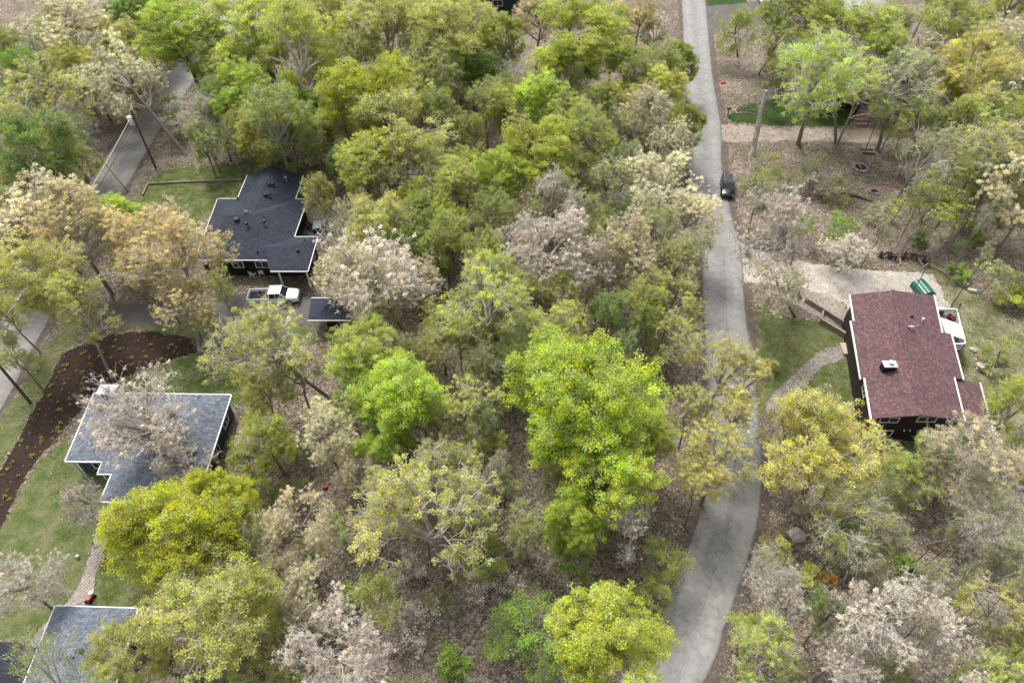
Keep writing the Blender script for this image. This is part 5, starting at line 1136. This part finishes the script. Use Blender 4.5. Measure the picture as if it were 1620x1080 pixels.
# belt of woods beyond the frame, seen only from elsewhere and in shadows at the edges
# ---- dead snag by the mailbox
q = G(1190, 245); e = empty('dead_snag', (q.x, q.y, 0), 0, 'pale broken dead trunk forked at the top beside the leafy drive', 'dead tree')
fk = G(1203, 176, 6.4); tl = G(1194, 149, 8.6); tr_ = G(1212, 143, 9.4); L0 = Vector(e.location)
MB().tube([(0, 0, -.1), (.02, .03, .5)]+[tuple((fk-L0)*t+Vector((dx, .06, 0))) for t, dx in ((.2, .1), (.38, .02), (.52, .16), (.68, .08), (.84, .12))]+[tuple(fk-L0)], [.62, .44, .40, .41, .36, .38, .33, .35, .37], 11).tube([tuple(fk-L0-Vector((0, 0, .3))), tuple((fk-L0).lerp(tr_-L0, .5)+Vector((.1, 0, 0))), tuple(tr_-L0)], [.30, .27, .24], 9).tube([tuple((fk-L0)*.6), tuple((fk-L0)*.66+Vector((.7, 0, .3)))], [.12, .07], 7).tube([tuple((fk-L0)*.45), tuple((fk-L0)*.5+Vector((-.5, .1, .2)))], [.12, .08], 7).build('trunk', MAT['deadwood'], e)
MB().tube([tuple(fk-L0-Vector((0, 0, .2))), tuple((fk-L0).lerp(tl-L0, .6)), tuple(tl-L0)], [.22, .19, .26], 8).build('limb', MAT['deadwood'], e)

# ---- plants in the mulch bed
bed = [(0, 825), (27, 780), (62, 728), (95, 692), (140, 640), (190, 605), (225, 588), (290, 560), (300, 540), (247, 528), (187, 530), (105, 560), (80, 604), (52, 656), (18, 722), (0, 760)]
rg = np.random.default_rng(9); pm = []
for i in range(4):
    C = rg.normal(size=(26, 3))*np.array([.10, .10, .04])+np.array([0, 0, .14]); V, F = leaf_quads(rg, C, .17, .3, .45); pm.append(mesh_np('perennial', V, F, MAT['leaf'], np.repeat(rg.random((26, 3)), 4, 0)))
bw_ = pxpoly(bed); n_ = 0; k = 0
ys = [p[1] for p in bw_]; xs = [p[0] for p in bw_]; pts = []
row = min(ys)
cand = []
yy = min(ys)
while yy < max(ys):
    xx = min(xs)+rg.random()*.5
    while xx < max(xs):
        px_, py_ = xx+rg.normal()*.30, yy+rg.normal()*.24
        if rg.random() < .80 and inside(bw_, np.array([px_]), np.array([py_]))[0]: cand.append((px_, py_))
        xx += .88
    yy += .82
cand = cand[:290]
for px_, py_ in cand:
    o = bpy.data.objects.new('perennial', pm[k % 4]); k += 1; COL.objects.link(o); o.location = (px_, py_, .02); s = .4+1.0*rg.random()**1.6; o.scale = (s, s, s); o.rotation_euler.z = rg.random()*6.28
    f = .8+.4*rg.random(); o.color = (.34*f, .33*f, .08*f, 1); tag(o, 'small yellow-green perennial clump in the dark mulch bed', 'garden plant', 'perennial clumps in the mulch bed')

# ---- uncountable cover: fallen leaves, grass, ground plants
def scatter(name, n, region, size, cols, z, up, asp, kind='stuff', mask=None, hgt=0.0):
    rg = np.random.default_rng(hash_(name)); X = rg.uniform(region[0], region[1], n); Y = region[2]+(region[3]-region[2])*rg.random(n)**1.25
    m = np.abs(X) < 18+Y*.78
    X = X[m]; Y = Y[m]
    if mask is not None: k = mask(X, Y, rg); X = X[k]; Y = Y[k]
    C = np.stack([X, Y, z+hgt*rg.random(len(X))], 1); V, F = leaf_quads(rg, C, size, up, asp)
    V[:, 2] = np.maximum(V[:, 2], .035)
    ci = rg.random((len(X), 3)); me = mesh_np(name, V, F, MAT['leaf'], np.repeat(ci, 4, 0)); o = bpy.data.objects.new(name, me); COL.objects.link(o); o.color = (*cols, 1); return o
roadL = [(p.x-2.55, p.y) for p in EL]; rx_ = np.interp
def clear(X, Y, road=False):
    ex = np.interp(Y, [p.y for p in EL], [p.x for p in EL]); r1 = (X > ex-5.0) & (X < ex+.1); wx = np.interp(Y, [p.y for p in WL], [p.x for p in WL]); r2 = (X > wx-5.8) & (X < wx)
    ok = ~(r1 | r2)
    for P in ([(140, 482), (400, 465), (560, 475), (545, 510), (140, 520)], bed, [(1180, 398), (1300, 418), (1470, 440), (1480, 520), (1350, 520), (1335, 478), (1260, 452), (1180, 445)], [(178, 790), (196, 790), (148, 930), (146, 970), (92, 970), (141, 885)], [(-120, 1012), (62, 1014), (60, 1120), (-120, 1120)]):
        ok &= ~inside(pxpoly(P), X, Y)
    return ok
LAWNS = [pxpoly(P) for P in ([(233, 292), (250, 268), (430, 243), (490, 252), (480, 340), (330, 345), (300, 400), (190, 400), (180, 335)], [(190, 604), (316, 556), (345, 556), (380, 580), (380, 640), (150, 640)], [(0, 845), (66, 724), (100, 690), (170, 720), (180, 790), (140, 885), (60, 1010), (-60, 1008)], [(180, 830), (240, 800), (260, 900), (240, 965), (145, 965)], [(1440, 425), (1480, 418), (1560, 470), (1660, 540), (1680, 640), (1600, 690), (1500, 690), (1440, 500)], [(1152, 184), (1290, 150), (1360, 175), (1345, 200), (1160, 195)], [(1200, 490), (1330, 520), (1380, 680), (1200, 655)])]
def onlawn(X, Y):
    r = np.zeros(X.shape, bool)
    for P in LAWNS: r |= inside(P, X, Y)
    return r
o = scatter('fallen_leaves', 260000, (-120, 120, 12, 150), .16, (.32, .255, .21), .04, 2.2, .7, mask=lambda X, Y, rg: clear(X, Y) & ((~onlawn(X, Y)) | (rg.random(len(X)) < .10)) & (rg.random(len(X)) < .35+1.0*fbm(X, Y, .25)), hgt=.05)
tag(o, 'brown and pinkish fallen leaves covering the forest floor', 'fallen leaves', None, 'stuff')
o = scatter('fallen_leaves', 60000, (-120, 120, 12, 150), .16, (.58, .50, .44), .05, 2.0, .7, mask=lambda X, Y, rg: clear(X, Y) & ((~onlawn(X, Y)) | (rg.random(len(X)) < .12)) & (fbm(X, Y, .2) > .47), hgt=.05)
tag(o, 'pale pinkish fallen leaves lying in drifts on the forest floor', 'fallen leaves', None, 'stuff')
o = scatter('ground_plants', 160000, (-125, 125, 12, 155), .17, (.15, .20, .035), .12, .5, .5, mask=lambda X, Y, rg: clear(X, Y) & (~onlawn(X, Y)) & (fbm(X+50, Y, .16) > .52-.0*X) & (fbm(X, Y+80, .9) > .47), hgt=.35)
tag(o, 'low green weeds and seedlings on the forest floor', 'ground plants', None, 'stuff')
o = scatter('grass', 230000, (-70, 75, 12, 125), .17, (.12, .165, .035), .07, .15, .35, mask=lambda X, Y, rg: clear(X, Y) & onlawn(X, Y) & (fbm(X, Y, .5)+.25*rg.random(len(X)) > .52), hgt=.06)
tag(o, 'short patchy grass blades on the lawns', 'grass', None, 'stuff')
def nearroad(X, Y, rg):
    ex = np.interp(Y, [p.y for p in EL], [p.x for p in EL])-2.55; d1 = np.abs(X-ex)/2.55; wx = np.interp(Y, [p.y for p in WL], [p.x for p in WL])-2.95; d2 = np.abs(X-wx)/2.95; d = np.minimum(d1, d2)
    return (d < 1.02) & (rg.random(len(X)) < .05+.6*np.clip((d-.72)/.3, 0, 1)**2)*(fbm(X, Y, .3) > .35)
o = scatter('fallen_leaves', 120000, (-66, 48, 12, 150), .16, (.36, .28, .20), .05, 2.2, .7, mask=nearroad, hgt=.02)
tag(o, 'stray dry leaves drifted on the edges of the two roads', 'fallen leaves', None, 'stuff')
# twigs on the ground
rg = np.random.default_rng(4); n = 9000; X = rg.uniform(-90, 100, n); Y = rg.uniform(14, 120, n); m = clear(X, Y) & ~onlawn(X, Y); X = X[m]; Y = Y[m]; n = len(X); a = rg.random(n)*6.28; L = .5+1.6*rg.random(n)**2
P0 = np.stack([X, Y, np.full(n, .06)], 1); P1 = P0+np.stack([np.cos(a)*L, np.sin(a)*L, .1+.5*rg.random(n)**2], 1)
V, F = tube_np(P0, P1, np.full(n, .022), np.full(n, .012), 3); me = mesh_np('fallen_twigs', V, F, MAT['bark']); o = bpy.data.objects.new('fallen_twigs', me); COL.objects.link(o); o.color = (.30, .26, .22, 1); tag(o, 'thin grey twigs and sticks strewn through the leaf litter', 'twigs', None, 'stuff')

# ---- labels: each tree is described by look plus its rank from the nearest landmark
LMK = [(455, 470, 'the white pickup truck'), (405, 340, 'the navy roof'), (235, 690, 'the grey-blue roof with the blue chimney'), (135, 1010, 'the garage roof at lower left'), (1435, 560, 'the reddish-brown roof'), (1148, 305, 'the black parked car'), (1152, 178, 'the black mailbox'), (1370, 240, 'the picnic table'),
       (225, 235, 'the utility pole with the transformer'), (120, 650, 'the dark mulch bed'), (1503, 530, 'the white shade sail'), (1215, 205, 'the pale dead snag'), (1360, 20, 'the pale sage house'), (790, 5, 'the dark green house at the top'), (1180, 20, 'the white car on the top asphalt'), (1605, 130, 'the white car at the right edge'),
       (1190, 750, 'the bend of the curving road'), (1100, 1000, 'the bottom end of the curving road'), (1259, 848, 'the large pale boulder'), (520, 490, 'the dark carport'), (1547, 584, 'the bird bath'), (1395, 125, 'the dark brown roof'), (150, 900, 'the concrete walk'), (1100, 60, 'the top end of the curving road'), (1310, 908, 'the rusty orange bush'), (1425, 410, 'the log wall'),
       (930, 640, 'the big vivid maple-like crown at centre'), (625, 645, 'the round lime crown left of centre'), (852, 232, 'the rounded yellow-green crown at upper centre'), (582, 150, 'the golden crown at upper left of centre'), (590, 435, 'the creamy white crown by the carport'), (680, 815, 'the wide sparse crown below centre'), (968, 1020, 'the green crown at the bottom centre'), (1400, 955, 'the creamy white crown at lower right'), (540, 1030, 'the creamy white crown at the bottom edge'), (60, 60, 'the cream crown in the top left corner'), (720, 1040, 'the small deep green bush at the bottom'), (1592, 830, 'the bare grey crown at the right edge')]
ORD = ['', 'second ', 'third ', 'fourth ', 'fifth ', 'sixth ', 'seventh ', 'eighth ', 'ninth ', 'tenth ']
grp = {}
for t in TREES:
    d = sorted(((t['px']-a)**2+(t['py']-b)**2, i) for i, (a, b, c) in enumerate(LMK)); d0, i = d[0]
    if d0 < 30 and i >= 26: t['self'] = i; 
    t['li'] = i; t['d'] = d0
    a, b, _ = LMK[i]; dx = t['px']-a; dy = t['py']-b
    t['side'] = ('right of' if dx > 0 else 'left of') if abs(dx) > abs(dy)*1.0 else ('above' if dy < 0 else 'below')
    grp.setdefault((t['kind'], t['col'], i, t['side']), []).append(t)
SELF = {26: 'big dense vivid yellow-green crown dominating the centre west of the road bend', 27: 'round dense lime green crown left of centre beside the wide sparse tree', 28: 'rounded dense yellow-green crown at upper centre', 29: 'dense golden crown rising at the upper left of centre', 30: 'creamy white budding tree overhanging the dark carport', 31: 'wide sparse khaki crown with pale limbs below the lime green tree', 32: 'dense yellow-green crown with greyish middle at the bottom edge west of the road', 33: 'creamy white blossoming tree spread over the lower right woods', 34: 'creamy white budding tree at the bottom edge left of centre', 36: 'small deep green bush on the leaf litter at the bottom edge', 37: 'bare grey branching tree leaning in from the right edge'}
for key, L in grp.items():
    kind, col, i, side = key; L.sort(key=lambda t: t['d'])
    for r, t in enumerate(L):
        noun = CATS[kind]; w1 = KW[kind]
        if kind == 'sapling': w1 = 'slender young'; noun = 'tree'
        lab = f"{w1} {PAL[col][1]} {noun} {side} {LMK[i][2]}" if len(L) == 1 else f"{w1} {PAL[col][1]} {noun} {side} {LMK[i][2]}, {ORD[min(r, 9)]}nearest of {len(L)}"
        if t.get('self') in SELF and r == 0: lab = SELF[t['self']]
        words = lab.split()
        if len(words) > 16: lab = ' '.join(words[:16])
        t['lab'] = lab
seen = {}
for t in TREES:
    g_ = {'full': 'leafy trees in the woods', 'open': 'leafy trees in the woods', 'bud': 'budding trees in the woods', 'thin': 'sparse trees in the woods', 'bare': 'bare trees in the woods', 'blossom': 'blossoming trees in the woods', 'stem': 'thin-stemmed trees in the woods', 'sapling': 'young understorey trees', 'shrub': 'bushes on the forest floor', 'brush': 'bushes on the forest floor'}[t['kind']]
    if t['lab'] in seen: print('DUP LABEL', t['lab'])
    seen[t['lab']] = 1
    tag(t['o'], t['lab'], CATS[t['kind']], g_)
print('TREES', len(TREES))
